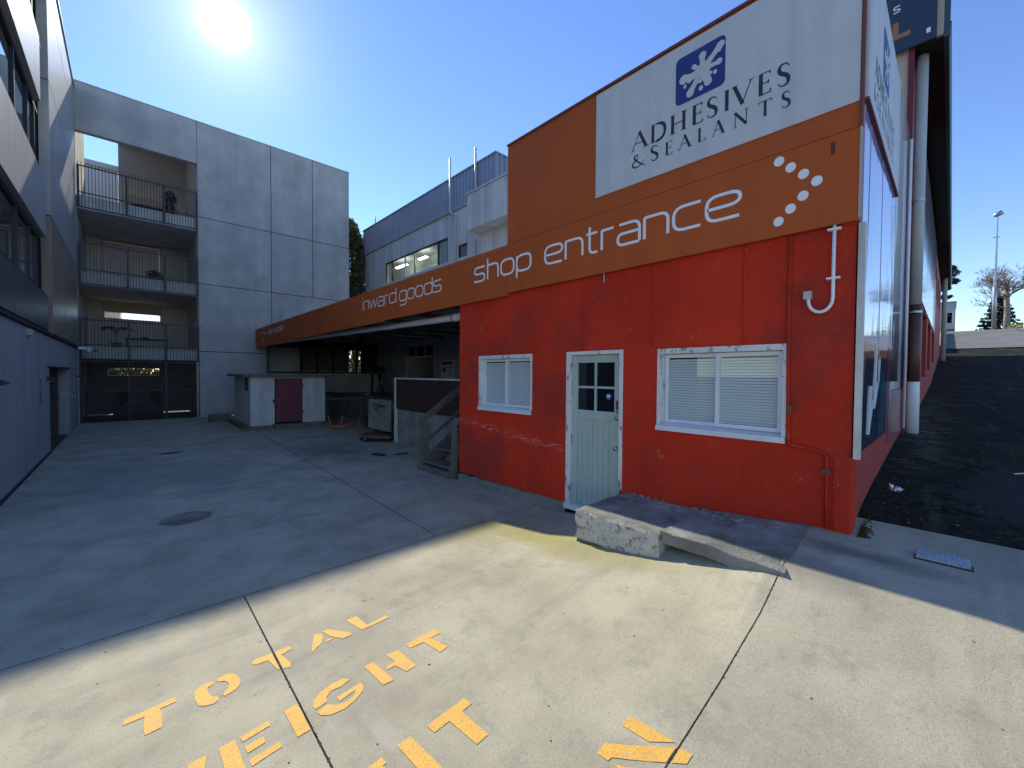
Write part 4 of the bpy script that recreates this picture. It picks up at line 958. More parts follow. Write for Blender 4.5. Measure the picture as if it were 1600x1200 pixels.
for k, (z0, z1) in enumerate(((3.26, 4.42), (5.64, 6.96), (8.24, 9.6))):
    w = obj('window_band', B(-1.62, -1.24, 7.0, 12.74, z0-.0, z0+.05).box(-1.62, -1.3, 7.0, 12.74, z1-.06, z1), DARK, lb)
    obj('pane', B(-1.34, -1.33, 7.05, 12.35, z0+.05, z1-.06), GLL, w)
    for y in (7.9, 9.15, 10.4, 11.6, 12.35): obj('mullion', B(-1.36, -1.30, y-.03, y+.03, z0+.05, z1-.06), BLKM, w)
obj('roof_edge', B(-1.7, -1.18, 7.0, 19.52, 10.87, 10.93), CLAD, lb)
for y, lab in ((8.3, 'black wedge shaped wall light nearest the camera on the left wall'), (12.6, 'black wedge shaped wall light beside the roller door'), (18.9, 'black wedge shaped wall light close to the gate')):
    t = thing('wall_light', lab, 'light', (-1.23, y, 1.55), 'wall lights on the left building')
    obj('body', MB().prism([(-1.23, y-.05, 1.5), (-1.23, y-.05, 1.60), (-1.12, y-.05, 1.55)], (0, .1, 0)), BLKM, t, recalc=True); obj('lens', B(-1.225, -1.17, y-.04, y+.04, 1.49, 1.499), STEEL, t)
solo('sensor_box', B(-1.229, -1.17, 10.4, 10.62, 2.3, 2.4), BEIGE, 'small pale sensor box high on the left concrete wall', 'sensor', (-1.2, 10.5, 2.3))
t = thing('wall_notice', 'pale yellow notice plate on the pier between roller door and gate', 'notice', (-1.23, 18, .95)); obj('plate', B(-1.229, -1.222, 17.35, 18.6, .94, 1.14), PAPR, t); obj('print', B(-1.2218, -1.2212, 17.6, 18.1, 1.02, 1.08), BLKM, t)
solo('wall_notice', B(-1.42, -1.26, 16.9, 16.925, 1.0, 1.12), PIPEG, 'grey notice plate inside the roller door reveal', 'notice', (-1.34, 16.9, 1.0))
t = thing('wall_lettering', 'small dark vertical lettering painted on the left concrete wall', 'lettering', (-1.23, 11.75, 1.0))
for i, z in enumerate((1.50, 1.36, 1.24, 1.12)):
    mb = MB(); 
    for (a, b, c, d) in ((0, .22, 0, .018), (0, .22, .07, .088), (0, .03, 0, .088), (.19, .22, 0, .088), (.09, .12, .0, .088))[:5-(i % 2)]: mb.box(-1.2295, -1.2285-.0001*i, 11.65+a, 11.65+b, z+c-.03, z+d-.03)
    obj('glyph', mb, REDP if i < 2 else BLKM, t)
t = thing('security_camera', 'white dome camera on a bracket at the corner above the gate', 'camera', (-1.2, 19.2, 2.42))
obj('bracket', B(-1.2, -1.0, 19.12, 19.18, 2.42, 2.5), PIPEB, t); mb = MB(); mb.tube([(-.94, 19.15, 2.5), (-.94, 19.15, 2.44), (-.94, 19.15, 2.38), (-.94, 19.15, 2.33)], .07, 12, r2=.035); obj('dome', mb, PIPEB, t); obj('lens', B(-.84, -.76, 19.1, 19.2, 2.36, 2.42), BLKM, t)
# ================================================================== MID BUILDING behind the canopy
XM = 9.0
mbd = thing('office_building', 'pale concrete office building with corrugated steel band behind the orange fascia', 'building', (XM, 15, 0))
WNS = [(13.3, 18.57, 6.0, 6.95), (12.07, 12.62, 6.0, 6.47)]
obj('wall', holes(MB(), 'x', XM, XM+.2, 10.5, 20.9, 3.4, 7.9, WNS), MIDW, mbd)
mb = MB(); pitch = .21; y = 10.42; k = 0
while y < 20.9:
    for (a, b, xa, xb) in ((0, .11, 8.93, 8.93), (.11, .13, 8.93, 8.965), (.13, .19, 8.965, 8.965), (.19, .21, 8.965, 8.93)):
        mb.quad((xa, y+a, 7.84), (xb, y+b, 7.84), (xb, y+b, 9.03), (xa, y+a, 9.03))
    y += pitch
obj('corrugated_band', mb, CORR, mbd)
mb = MB(); x = 8.93
while x < 15:
    for (a, b, ya, yb) in ((0, .11, 10.42, 10.42), (.11, .13, 10.42, 10.455), (.13, .19, 10.455, 10.455), (.19, .21, 10.455, 10.42)):
        mb.quad((x+a, ya, 7.84), (x+a, ya, 9.03), (x+b, yb, 9.03), (x+b, yb, 7.84))
    x += pitch
obj('corrugated_band', mb, CORR, mbd)
obj('roof_flashing', B(8.90, 15, 10.40, 20.95, 9.03, 9.07), mat('pale_flashing', (.4, .44, .46), .4, metal=.4), mbd)
obj('band_edge', B(8.92, 9.0, 10.44, 20.9, 7.80, 7.84), CEIL, mbd)
obj('core', B(9.9, 15, 10.6, 20.85, 3.4, 9.0), MIDW, mbd)
obj('end_wall', B(9.2, 15, 10.5, 10.6, 3.4, 9.0), MIDW, mbd)
obj('projecting_box', B(8.2, 8.99, 5.0, 11.02, 6.42, 7.58), MIDW, mbd); obj('box_capping', B(8.16, 8.99, 5.0, 11.06, 7.58, 7.64), CLAD, mbd)
obj('lower_wall', B(8.7, 8.99, 5.0, 10.9, 3.4, 6.41), MIDW, mbd)
w = obj('window', MB().box(XM+.02, XM+.07, 13.3, 13.36, 6, 6.95).box(XM+.02, XM+.07, 18.51, 18.57, 6, 6.95).box(XM+.02, XM+.07, 13.36, 18.51, 6.89, 6.95), BLKM, mbd, label='long office window with lit tubes inside')
for (y, mm) in ((17.9, BLKM), (16.7, FRAMEW), (15.86, CLADB), (14.01, BLKM)): obj('mullion', B(XM+.015, XM+.075, y-.035, y+.035, 6, 6.89), mm, w)
obj('pane', B(XM+.04, XM+.045, 13.36, 18.51, 6, 6.89), GLM, w)
obj('ceiling', B(XM+.2, XM+.9, 13.2, 18.7, 6.97, 7.0), MIDW, w)
obj('curtain', B(XM+.1, XM+.12, 13.4, 14.0, 6, 6.89), MIDW, w); obj('room_wall', B(XM+.85, XM+.89, 13.2, 18.7, 6, 6.96), mat('office_wall', (.6, .64, .58), .8), w)
for (a, b) in ((16.85, 17.8), (15.15, 15.75)): obj('light_tube', B(XM+.12, XM+.26, a, b, 6.60, 6.64), TUBE, w)
w = obj('window', MB().box(XM+.02, XM+.07, 12.07, 12.12, 6, 6.47).box(XM+.02, XM+.07, 12.57, 12.62, 6, 6.47).box(XM+.02, XM+.07, 12.12, 12.57, 6.42, 6.47), BLKM, mbd); obj('pane', B(XM+.05, XM+.055, 12.12, 12.57, 6, 6.42), GLL, w)
def pipe(name, pts, r, m, label, loc, group=None, brackets=(), n=14):
    t = thing(name, label, 'pipe', loc, group); mb = MB(); mb.tube(pts, r, n); mb.sm = True; obj('pipe', mb, m, t, recalc=True)
    return t
pipe('downpipe', [(8.85, 12.95, 9.75), (8.85, 12.95, 7.85), (8.86, 12.93, 7.75), (8.93, 12.75, 7.6), (8.94, 12.72, 7.5), (8.94, 12.72, 5.0)], .034, PIPEG, 'pale downpipe with a kink running past the corrugated band', (8.9, 12.8, 5), 'pipes on the office building')
pipe('downpipe', [(8.86, 11.42, 9.55), (8.86, 11.42, 7.65)], .038, PIPEG, 'short pale pipe standing above the projecting concrete box', (8.86, 11.42, 7.65), 'pipes on the office building')
pipe('downpipe', [(8.9, 11.5, 6.4), (8.9, 11.5, 3.5)], .045, PIPEG, 'pale downpipe under the projecting concrete box', (8.9, 11.5, 3.5), 'pipes on the office building')
pipe('mast', [(9.3, 20.3, 9.0), (9.3, 20.3, 9.75)], .025, STEEL, 'thin mast on the far end of the corrugated band', (9.3, 20.3, 9))
# ================================================================== CANOPY over the loading dock
cn = thing('loading_canopy', 'low canopy roof over the loading dock behind the orange fascia', 'canopy', (6, 12, 3.3))
obj('roof', B(3.88, 8.98, 5.4, 19.45, 3.30, 3.36), CEIL, cn)
for i in range(9):
    y = 6.4+i*1.55; obj('ceiling_panel', B(3.95, 8.9, y-.74, y+.78, 3.17, 3.20), CEIL, cn); obj('beam', B(3.95, 8.95, y+.78, y+.81, 3.08, 3.2), WOOD, cn)
obj('edge_beam', B(4.55, 4.65, 5.4, 19.4, 2.98, 3.16), WOOD, cn)
obj('edge_beam', B(6.5, 6.6, 5.4, 19.4, 3.0, 3.16), WOOD, cn)
obj('post', B(4.15, 4.24, 19.2, 19.3, 0, 3.0), WOOD, cn)
t = pipe('drain_pipe', [(4.25, 5.38, 2.70), (4.25, 6.6, 2.71), (4.26, 10, 2.77), (4.28, 14, 2.83), (4.3, 17, 2.88), (4.3, 19.3, 2.90)], .062, PIPEB, 'long white plastic pipe slung under the canopy edge', (4.25, 5.4, 2.7))
for y in (6.2, 8.1, 10.3, 12.6, 15): obj('hanger', MB().tube([(4.26, y, 2.8), (4.26, y+.02, 3.16)], .006, 6), STEEL, t)
mb = MB(); mb.tube([(4.25, 5.95, 2.703), (4.25, 6.1, 2.705)], .075, 14); mb.sm = True; obj('coupling', mb, PIPEB, t)
# dock back wall with openings
dk = thing('dock_wall', 'dim sheet clad rear wall of the loading dock with a door and window', 'wall', (XM, 14, 0))
obj('wall', holes(MB(), 'x', XM, XM+.15, 5.3, 20.9, 0, 3.39, [(14.32, 16.64, 1.47, 2.4), (14.32, 16.4, 2.45, 2.86)]), DWALL, dk)
obj('room', B(XM+.6, XM+.7, 13.5, 17.5, .5, 3.3), DARK, dk)
w = obj('window', B(XM-.03, XM+.03, 14.32, 16.64, 2.38, 2.45), PEELT, dk)
for y in (14.95, 15.7): obj('mullion', B(XM-.02, XM+.03, y-.05, y+.05, 2.45, 2.86), DWALL, w)
obj('pane', B(XM+.04, XM+.045, 14.32, 16.4, 2.45, 2.86), GLD, w)
d_ = obj('door', B(XM-.04, XM-.002, 17.9, 19.3, .85, 2.75), mat('dock_door_paint', (.3, .31, .32), .6), dk)
for y in (17.6, 19.6, 20.1): obj('batten', B(XM-.05, XM-.002, y-.04, y+.04, .85, 3.1), DWALL, dk)
sg = thing('warning_sign', 'white warning sign with a red band and black diamond on the dock wall', 'sign', (XM, 13.3, 1.6))
obj('plate', B(XM-.02, XM-.004, 12.85, 13.72, 1.55, 2.22), PIPEW, sg); obj('band', B(XM-.024, XM-.021, 12.9, 13.67, 2.05, 2.18), REDP, sg)
mb = MB(); yy, zz = 13.5, 1.85; mb.quad((XM-.024, yy-.13, zz), (XM-.024, yy, zz+.15), (XM-.024, yy+.13, zz), (XM-.024, yy, zz-.15)); obj('diamond', mb, BLKM, sg)
for i in range(5): obj('text_line', B(XM-.024, XM-.021, 12.93, 13.30, 1.62+i*.08, 1.645+i*.08), BLKM, sg)
# end screen with corrugated panels
es = thing('dock_screen', 'dark corrugated screen of framed panels at the far end of the dock', 'screen', (6.6, 19.4, 1.7))
for x in (5.5, 6.17, 6.85, 7.45, 7.95): obj('mullion', B(x-.04, x+.04, 19.36, 19.44, 1.75, 2.85), DARK, es)
for (a, b) in ((5.54, 6.13), (6.21, 6.81), (6.89, 7.41)):
    mb = MB(); x = a
    while x < b-.01: mb.quad((x, 19.43, 1.8), (x+.025, 19.40, 1.8), (x+.025, 19.40, 2.75), (x, 19.43, 2.75)); mb.quad((x+.025, 19.40, 1.8), (x+.05, 19.43, 1.8), (x+.05, 19.43, 2.75), (x+.025, 19.40, 2.75)); x += .05
    obj('corrugated_panel', mb, mat('dull_sheet', (.12, .12, .12), .6), es)
obj('rail', B(4.3, 8.98, 19.36, 19.45, 1.70, 1.76), DARK, es); obj('rail', B(4.3, 8.98, 19.36, 19.45, 2.78, 3.2), DARK, es)
obj('lower_panel', B(4.3, 8.98, 19.44, 19.5, .0, 1.70), WALLC, es)
obj('side_panel', B(8.15, 8.98, 19.38, 19.44, 1.76, 2.78), DARK, es)
mb = MB(); mb.tube([(6.3, 15, 3.14), (6.3, 15, 2.95), (6.3, 15, 2.85)], .05, 10, r2=.14); solo('canopy_lamp', mb, DARK, 'dark hanging lamp under the canopy ceiling', 'lamp', (6.3, 15, 3.1))
# shed
sh = thing('block_shed', 'small white blockwork shed with a plum steel door and mossy slab roof', 'shed', (3.7, 14.2, 0))
obj('wall', B(2.62, 3.26, 14.2, 14.35, .0, 1.57), SHEDW, sh); obj('wall', B(4.06, 4.75, 14.2, 14.35, 0, 1.57), SHEDW, sh); obj('wall', B(2.62, 2.77, 14.352, 16.7, 0, 1.57), SHEDW, sh); obj('wall', B(4.6, 4.75, 14.352, 16.7, 0, 1.57), SHEDW, sh)
obj('wall', B(2.78, 4.59, 16.55, 16.7, 0, 1.57), SHEDW, sh)
obj('lintel', B(3.262, 4.058, 14.2, 14.35, 1.53, 1.57), SHEDW, sh)
bevel(obj('roof_slab', B(2.42, 4.84, 14.0, 16.8, 1.575, 1.66), MOSSC, sh), .012)
obj('air_brick', B(2.612, 2.619, 14.5, 14.9, 1.15, 1.55), RUST, sh)
dd = obj('door', B(3.28, 4.04, 14.17, 14.20, .17, 1.53), PLUM, sh); obj('latch', B(3.2, 3.42, 14.15, 14.169, .78, .88), RUST, dd)
for z in (.45, 1.27): obj('hinge', B(3.98, 4.1, 14.155, 14.169, z, z+.05), RUST, dd)
obj('door_step', B(3.2, 4.1, 13.85, 14.19, 0, .13), MOSSC, sh)
obj('plinth', B(2.5, 3.19, 14.02, 14.19, 0, .1), MOSSC, sh); obj('plinth', B(4.11, 4.85, 14.0, 14.19, 0, .12), MOSSC, sh); obj('plinth', B(2.45, 2.61, 14.2, 16.9, 0, .12), MOSSC, sh)
solo('low_wall', B(1.98, 2.6, 17.2, 17.5, 0, .25), MOSSC, 'low stained concrete ledge between the shed and the concrete block', 'ledge', (2.3, 17.2, 0))
# platform, board, steps
pf = thing('dock_platform', 'raised concrete loading platform with a dark board fixed above its face', 'platform', (4.8, 7, 0))
obj('deck', B(4.85, 8.98, 5.36, 9.35, 0, .82), PLATC, pf); obj('deck', B(6.6, 8.98, 9.352, 19.3, 0, .82), PLATC, pf)
obj('edge_plank', B(6.5, 6.598, 9.4, 19.3, .7, .86), WOOD, pf)
obj('trestle', B(5.0, 5.1, 14.9, 15.0, 0, .75).box(6.2, 6.3, 14.9, 15.0, 0, .75).box(4.95, 6.45, 14.85, 15.05, .76, .84), WOOD, pf)
bp_ = obj('board', B(4.82, 4.87, 5.36, 9.36, .84, 1.56), BRWN, pf); obj('board_frame', B(4.80, 4.89, 9.37, 9.43, 0, 1.6).box(4.80, 4.89, 5.36, 9.369, 1.565, 1.6), PEELT, bp_)
st_ = thing('timber_steps', 'weathered timber steps with handrails climbing to the dock beside the red wall', 'steps', (4.2, 5.95, 0))
for i in range(4):
    x = 3.80+i*.27; z = .05+i*.2; bevel(obj('tread', B(x, x+.27, 5.56, 6.36, z+.08, z+.12), WOOD, st_), .006, 1); obj('riser', B(x+.23, x+.25, 5.56, 6.36, z-.0, z+.078), WOOD, st_)
for y in (5.53, 6.385): obj('stringer', MB().prism([(3.78, y-.02, 0), (3.78, y-.02, .17), (4.84, y-.02, .95), (4.84, y-.02, .6), (4.1, y-.02, 0)], (0, .04, 0)), WOOD, st_, recalc=True)
for (x, y, z) in ((3.82, 6.44, .86), (3.90, 6.44, .8), (3.84, 5.47, .84)): obj('post', B(x-.04, x+.04, y-.04, y+.04, 0, z), WOOD, st_)
obj('handrail', MB().bar((3.78, 6.44, .84), (4.84, 6.44, 1.55), .045, .1), WOOD, st_); obj('handrail', MB().bar((3.80, 6.44, .42), (4.84, 6.44, 1.12), .03, .06), WOOD, st_)
obj('handrail', MB().bar((3.86, 5.47, .72), (4.84, 5.47, 1.42), .045, .09), WOOD, st_)
obj('base_board', B(3.74, 3.84, 5.5, 6.48, 0, .1), WOOD, st_)
# trolley with leaning board
tr = thing('trolley', 'old dark trolley carrying an upright scribbled grey board beside the platform', 'trolley', (4.7, 9.9, 0))
obj('board', MB().prism([(4.45, 10.15, .32), (4.8, 9.62, .22), (4.82, 9.62, 1.02), (4.47, 10.15, 1.05)], (.05, .03, 0)), mat('scribbled_board', (.2, .19, .16), .8, (.09, .09, .07), 4, .8), tr, recalc=True)
obj('base_frame', MB().bar((4.3, 10.1, .15), (4.85, 9.6, .12), .5, .06), RUST, tr)
for (x, y) in ((4.28, 10.15), (4.3, 9.85), (4.75, 9.55), (4.95, 9.7)):
    mb = MB(); mb.tube([(x-.02, y, .07), (x+.02, y, .07)], .07, 14); obj('wheel', mb, BLKM, tr)
obj('handle', MB().tube([(4.22, 10.15, .15), (4.2, 10.18, .6)], .02, 8), RUST, tr)
obj('scribble', MB().bar((4.52, 10.02, .92), (4.72, 9.72, .86), .004, .03).bar((4.54, 9.99, .80), (4.7, 9.74, .9), .004, .03), DARK, tr)
# clutter in the dock
cl_ = thing('orange_stand', 'small orange plastic stand with upturned legs on the dock floor by the shed', 'stand', (4.75, 13.0, 0))
obj('base', MB().bar((4.55, 13.1, .06), (4.95, 12.9, .06), .3, .05), ORT, cl_)
for (a, b) in (((4.6, 13.2, .05), (4.52, 13.25, .38)), ((4.8, 12.95, .05), (4.83, 12.9, .38)), ((4.9, 12.9, .05), (5.15, 12.8, .2)), ((4.5, 13.2, .04), (4.3, 13.3, .0))): obj('leg', MB().tube([a, b], .02, 6), ORT, cl_)
dp = thing('drill_press', 'dark machine frame standing on the dock platform near the bright gap', 'machine', (7.4, 16.2, .82))
obj('head', B(7.15, 7.75, 16.0, 16.5, 1.75, 2.0), BLKM, dp); obj('leg', MB().bar((7.2, 16.1, .82), (7.3, 16.2, 1.76), .07, .07), BLKM, dp); obj('leg', MB().bar((7.8, 16.3, .82), (7.6, 16.3, 1.76), .09, .09), BLKM, dp)
mb = MB(); mb.tube([(7.45, 16.1, 1.6), (7.5, 16.1, 1.35), (7.6, 16.1, 1.25), (7.65, 16.1, 1.4)], .02, 6); obj('handle', mb, STEEL, dp)
for k, (x, y, sx, sy, sz, lab) in enumerate(((5.6, 12.2, .5, .5, .5, 'dark crate on the dock floor in front of the platform'), (6.1, 12.9, .3, .5, .62, 'taller dark crate on the dock floor behind the other'), )):
    t = thing('crate', lab, 'crate', (x, y, 0)); 
    for i in range(4): obj('slat', B(x-sx/2, x+sx/2, y-sy/2, y+sy/2, .02+i*sz/4, -.01+(i+1)*sz/4), mat('dark_blue_crate', (.03, .035, .05), .6), t)
t = thing('barrel', 'dark round drum on the dock floor left of the trolley', 'drum', (5.3, 11.1, 0)); mb = MB(); mb.tube([(5.3, 11.1, 0), (5.3, 11.1, .3), (5.3, 11.1, .62)], .24, 20); obj('body', mb, BLKM, t)
for z in (.2, .42): mb = MB(); mb.tube([(5.3, 11.1, z), (5.3, 11.1, z+.02)], .25, 20); obj('hoop', mb, BLKM, t)
# ================================================================== TALL RED BUILDING up the drive
tb = thing('main_building', 'tall red building running up the drive with dark eaves and a navy gable board', 'building', (8, .46, 1))
obj('gable_wall', holes(MB(), 'x', 7.9, 8.05, .46, 8.0, .4, 6.25, []), BEIGE, tb)
obj('corner_strip', B(7.86, 7.93, .44, .50, .85, 6.2), mat('dark_maroon', (.12, .01, .02), .5), tb)
recs = [(10.3, 12.0, 1.5, 3.15), (12.6, 14.6, 1.7, 3.15), (15.3, 17.5, 1.9, 3.15), (18.5, 21, 2.2, 3.15)]
wins = [(12.4+i*2.7, 14.2+i*2.7, 4.6, 5.7) for i in range(6)]
obj('side_wall', holes(MB(), 'y', .46, .62, 8.05, 29.5, .7, 6.2, recs+wins), REDS, tb)
obj('recess_back', B(8.1, 29.3, .80, .85, .7, 4.0), REDS, tb)
for i, w4 in enumerate(wins):
    a, b, c, d = w4; w = obj('window', B(a, b, .56, .60, c, c+.05).box(a, b, .56, .60, d-.05, d).box(a, a+.05, .56, .6, c+.05, d-.05).box(b-.05, b, .56, .6, c+.05, d-.05), FRAMEW, tb)
    obj('pane', B(a+.05, b-.05, .58, .585, c+.05, d-.05), GLD, w)
obj('core', B(8.2, 29.4, .9, 8, 0, 6.2), DARK, tb)
obj('soffit', B(7.9, 29.8, .17, .46, 6.18, 6.24), SOFF, tb); obj('roof', B(7.95, 29.8, .17, 8, 6.25, 6.9), SOFF, tb)
mb = MB(); mb.prism([(7.88, .17, 6.16), (7.88, .12, 6.16), (7.88, .10, 6.34), (7.88, .17, 6.34)], (21.95, 0, 0)); obj('gutter', mb, TEAL, tb, recalc=True)
obj('gutter_end', B(7.85, 7.9, .112, .169, 6.15, 8.2), TEAL, tb); obj('barge_board', B(7.85, 7.9, .17, .235, 6.2, 7.9), BEIGE, tb)
t = thing('gable_board', 'navy board with orange and white lettering hung on the gable under the eaves', 'sign', (7.82, 1, 6.2))
obj('board', B(7.80, 7.84, .24, 3.2, 6.17, 7.9), NAVY, t)
gm = lambda y0, z0, s: (lambda u, v, d: Vector((7.80-d, y0-u*s, z0+v*s)))
mb = MB(); ribbon(mb, [(0, 1), (0, 0), (.75, 0)], .3, gm(.635, 6.38, .2), .001); obj('letter', mb, mat('dull_orange_vinyl', (.36, .16, .08), .6), t)
mb = MB(); ribbon(mb, rnd([(.8, 1), (.1, 1), (0, .55), (.8, .45), (.75, 0), (0, 0)], .3), .2, gm(.66, 6.72, .08), .001); obj('letter', mb, LETW, t)
obj('bracket', B(7.785, 7.799, .29, .33, 6.26, 6.32), PIPEB, t)
# big panel strip under the windows (white glossy)
t = thing('wall_board', 'long pale glossy board on the tall red building beyond the downpipe', 'sign board', (12, .44, 3.3)); obj('film', B(11.0, 20.0, .435, .455, 3.2, 6.1), MUR2, t)
t = thing('downpipe', 'large white downpipe with a brighter bottom section beside the drive', 'pipe', (8.15, .375, .9), 'downpipes on the tall building')
mb = MB(); mb.tube([(8.15, .375, 2.72), (8.15, .375, 4), (8.15, .375, 6.17)], .066, 20); mb.sm = True; obj('pipe', mb, PIPEG, t)
mb = MB(); mb.tube([(8.15, .375, 1.62), (8.15, .375, 2), (8.15, .375, 2.72)], .0662, 20); mb.sm = True; obj('pipe', mb, mat('brown_painted_pipe', (.10, .045, .035), .5), t, label='brown painted middle length')
mb = MB(); mb.tube([(8.15, .375, G(8.15, .3)-.02), (8.15, .375, 1.5), (8.15, .375, 1.52)], .072, 20); mb.sm = True; obj('boot', mb, PIPEB, t)
mb = MB(); mb.tube([(8.15, .375, 1.50), (8.15, .375, 1.63)], .070, 20); obj('collar', mb, PIPEB, t)
for z in (2.6, 4.15): mb = MB(); mb.tube([(8.15, .375, z), (8.15, .375, z+.03)], .074, 20); mb.box(8.0, 8.15, .43, .46, z, z+.02); obj('bracket', mb, STEEL, t)
mb = MB(); mb.tube([(7.75, .44, 1.0), (7.75, .44, 4.9)], .016, 8); mb.sm = True; solo('white_conduit', mb, PIPEB, 'thin white conduit between the mirrored board and the big downpipe', 'conduit', (7.75, .44, 1))
t = thing('downpipe', 'far pale downpipe at the end of the eaves', 'pipe', (27, .33, 2.5), 'downpipes on the tall building')
mb = MB(); mb.tube([(27, .30, G(27, .3)), (27, .30, 6.15)], .085, 12); mb.sm = True; obj('pipe', mb, BEIGE, t)
solo('boundary_wall', MB().prism([(31, .42, 2.2), (46, .42, 4.6), (46, .42, 5.35), (31, .42, 3.35)], (0, .25, 0)), PLATC, 'low concrete wall beyond the far end of the tall red building', 'wall', (40, .5, 3))
# ================================================================== BEYOND THE CREST
fh = thing('far_house', 'small pale grey house with one dark window beyond the top of the drive', 'building', (60, .5, 5.8))
obj('wall', B(60, 66, -.10, 3, 6.5, 9.15), mat('far_grey_render', (.42, .45, .46), .7), fh); obj('wall', B(60.4, 66, .0, 3, 5.7, 6.5), CORR, fh); obj('roof', B(59.9, 66.1, -.16, 3.1, 9.15, 9.22), CORR, fh)
w = obj('window', B(59.95, 60, .0, .52, 7.0, 8.2), FRAMEW, fh); obj('pane', B(59.94, 59.949, .12, .46, 7.08, 8.12), GLD, w)
def limb(mb, p, d, L, r, depth, rd, minr=.012):
    n = 4; pts = [p]; q = Vector(p); dd = Vector(d)
    for i in range(n):
        dd = (dd+Vector((rd.gauss(0, .12), rd.gauss(0, .12), rd.gauss(.02, .08)))).normalized(); q = q+dd*L/n; pts.append(q.copy())
    mb.tube(pts, r, 5 if depth < 3 else 3, False, r2=r*.62)
    if depth >= 5: return
    for i in range(3 if depth < 4 else 4):
        b = pts[rd.choice((2, 3, 4))]; a = Vector((rd.gauss(0, 1), rd.gauss(0, 1), rd.gauss(.25, .5))).normalized(); nd = (dd*.75+a*.85).normalized()
        limb(mb, b, nd, L*rd.uniform(.6, .8), max(minr, r*.55), depth+1, rd)
zz = 5.8
bt = thing('bare_tree', 'tall leafless tree with pale trunk and pollarded top beyond the crest', 'tree', (58, -3.25, zz))
mb = MB(); mb.tube([(58, -3.25, zz-.5), (58.03, -3.28, 7.6), (58.05, -3.22, 9.0), (58, -3.2, 10.3)], .23, 9, r2=.15); mb.sm = True; obj('trunk', mb, BARK, bt)
mb = MB(); rd = random.Random(12)
for i in range(16):
    a = rd.uniform(0, 6.28); z = rd.uniform(7.8, 10.2); limb(mb, Vector((58, -3.25, z)), Vector((math.cos(a)*.9, math.sin(a)*.9, .45)).normalized(), rd.uniform(.95, 1.4), .06, 1, rd, .014)
obj('crown', mb, TWIG, bt)
ct = thing('conifer', 'dark green conifer behind the bare tree trunk', 'tree', (62, -3.0, zz))
mb = MB()
for i in range(10):
    z = 6.2+i*.36; r = 1.75*(1-i/11.5)
    for k in range(5): a = 1.3*k+i; foliage(mb, (62+math.cos(a)*r*.6, -3.0+math.sin(a)*r*.6, z-.1*r), (r*.5, r*.5, .17), 60, .26, i*7+k, 0)
obj('crown', mb, LDRK, ct); obj('trunk', MB().tube([(62, -3.0, zz-.5), (62, -3.0, 9.6)], .14, 8, r2=.04), BARK, ct)
pt = thing('pine_tree', 'dark pine with flat clumps of needles showing past the end of the eaves', 'tree', (46, .9, 5))
mb = MB()
for (y, z, r, q) in ((.35, 9.6, .7, .33), (.2, 9.0, .5, .25), (.75, 9.9, .7, .35), (.55, 8.5, .4, .18), (.9, 8.8, .7, .3), (.3, 10.0, .4, .22), (.5, 7.85, .45, .15)): foliage(mb, (46, y, z), (.7, r, q), 420, .16, int(z*10), 0)
obj('crown', mb, LDRK, pt); mb = MB(); mb.tube([(46, 1.2, 4.9), (46, 1.2, 9.8)], .14, 8, r2=.06); mb.tube([(46, 1.2, 7.6), (46, .5, 7.9)], .04, 5); mb.tube([(46, 1.2, 8.6), (46, .3, 9.0)], .05, 5); obj('trunk', mb, BARK, pt)
lp = thing('street_lamp', 'tall tapering street lamp rising above the crest of the drive', 'street lamp', (56, -2.4, zz))
mb = MB(); mb.tube([(56, -2.42, zz-.5), (56, -2.42, 9.6), (56, -2.42, 9.62)], .15, 10, r2=.13); mb.sm = True; obj('pole', mb, STEEL, lp)
mb = MB(); mb.tube([(56, -2.42, 9.6), (56, -2.45, 16.0)], .1, 8, r2=.04); obj('pole', mb, STEEL, lp)
mb = MB(); mb.tube([(56, -2.2, 15.95), (56, -2.42, 16.0), (56, -2.7, 16.15)], .14, 10, r2=.22); mb.sm = True; obj('lamp_head', mb, STEEL, lp); obj('bracket', B(55.97, 56.03, -2.62, -2.2, 14.02, 14.08), STEEL, lp)
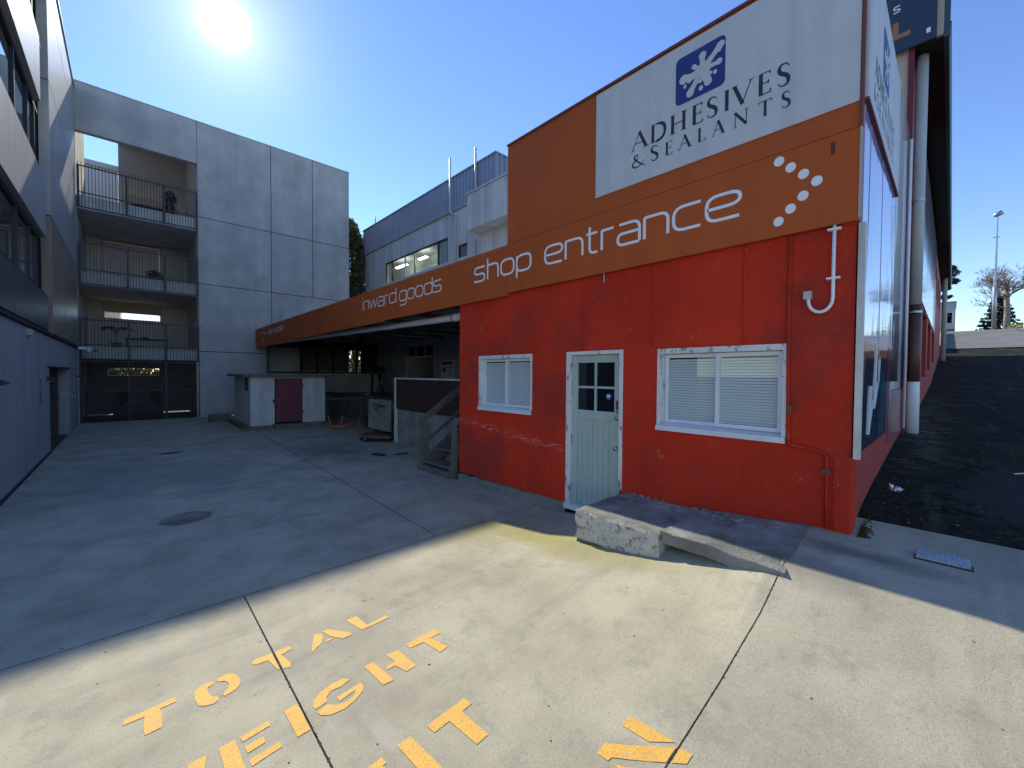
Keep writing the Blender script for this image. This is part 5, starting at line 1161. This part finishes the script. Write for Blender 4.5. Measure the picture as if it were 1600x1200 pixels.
solo('golden_shrub', foliage(MB(), (57, -4.1, 6.1), (1.0, .9, .35), 700, .14, 77, 0), LYEL, 'low golden shrub beside the kerb at the crest', 'shrub', (57, -4.1, zz))
solo('kerb', MB().bar((48, -3.05, G(48, 0)+.06), (58, -3.7, 5.84), .25, .18), PIPEW, 'pale kerb at the top of the drive', 'kerb', (48, -3.05, 5.3))
solo('bollard', B(49.9, 50.1, -3.83, -3.65, 5.2, 6.0), PIPEB, 'short white post at the right edge of the crest', 'post', (50, -3.75, 5.3))
# vine covered tree between the two buildings
vt = thing('vine_tree', 'tree trunk smothered in leaves and dry vines between concrete block and office building', 'tree', (8.7, 21.6, 0))
mb = MB(); rd = random.Random(8)
foliage(mb, (8.35, 21.4, 9.0), (.55, .5, .75), 1400, .16, 1, 0); foliage(mb, (8.1, 21.6, 8.1), (.5, .5, 1.1), 1300, .15, 2, 0); foliage(mb, (8.2, 21.4, 6.3), (.5, .5, 1.3), 1700, .14, 3, 0); foliage(mb, (8.2, 21.3, 3.2), (.7, .5, 2.4), 2600, .15, 4, 0); foliage(mb, (8.9, 21.5, 8.4), (.4, .4, .7), 700, .15, 5, 0); foliage(mb, (8.55, 21.0, 7.6), (.5, .4, 1.6), 1500, .15, 15, 0); foliage(mb, (8.5, 21.0, 5.2), (.5, .4, 1.6), 1500, .15, 16, 0)
obj('foliage', mb, LEAF, vt)
mb = MB(); foliage(mb, (8.95, 21.2, 7.4), (.33, .35, 1.1), 1700, .13, 6, 0); foliage(mb, (8.95, 21.1, 5.6), (.33, .35, 1.7), 2300, .12, 7, 0); foliage(mb, (8.95, 21.1, 3.0), (.4, .35, 1.7), 1500, .13, 9, 0)
for i in range(70):
    x = rd.uniform(8.6, 9.2); y = rd.uniform(20.7, 21.2); z = rd.uniform(5, 8.8); mb.tube([(x, y, z), (x+rd.gauss(0, .05), y, z-.6), (x+rd.gauss(0, .08), y, z-rd.uniform(1, 1.8))], .012, 3, False)
obj('dry_vine', mb, LDRY, vt)
obj('trunk', MB().tube([(8.7, 21.6, 0), (8.75, 21.6, 5), (8.6, 21.6, 8.8)], .18, 8, r2=.08), BARK, vt)
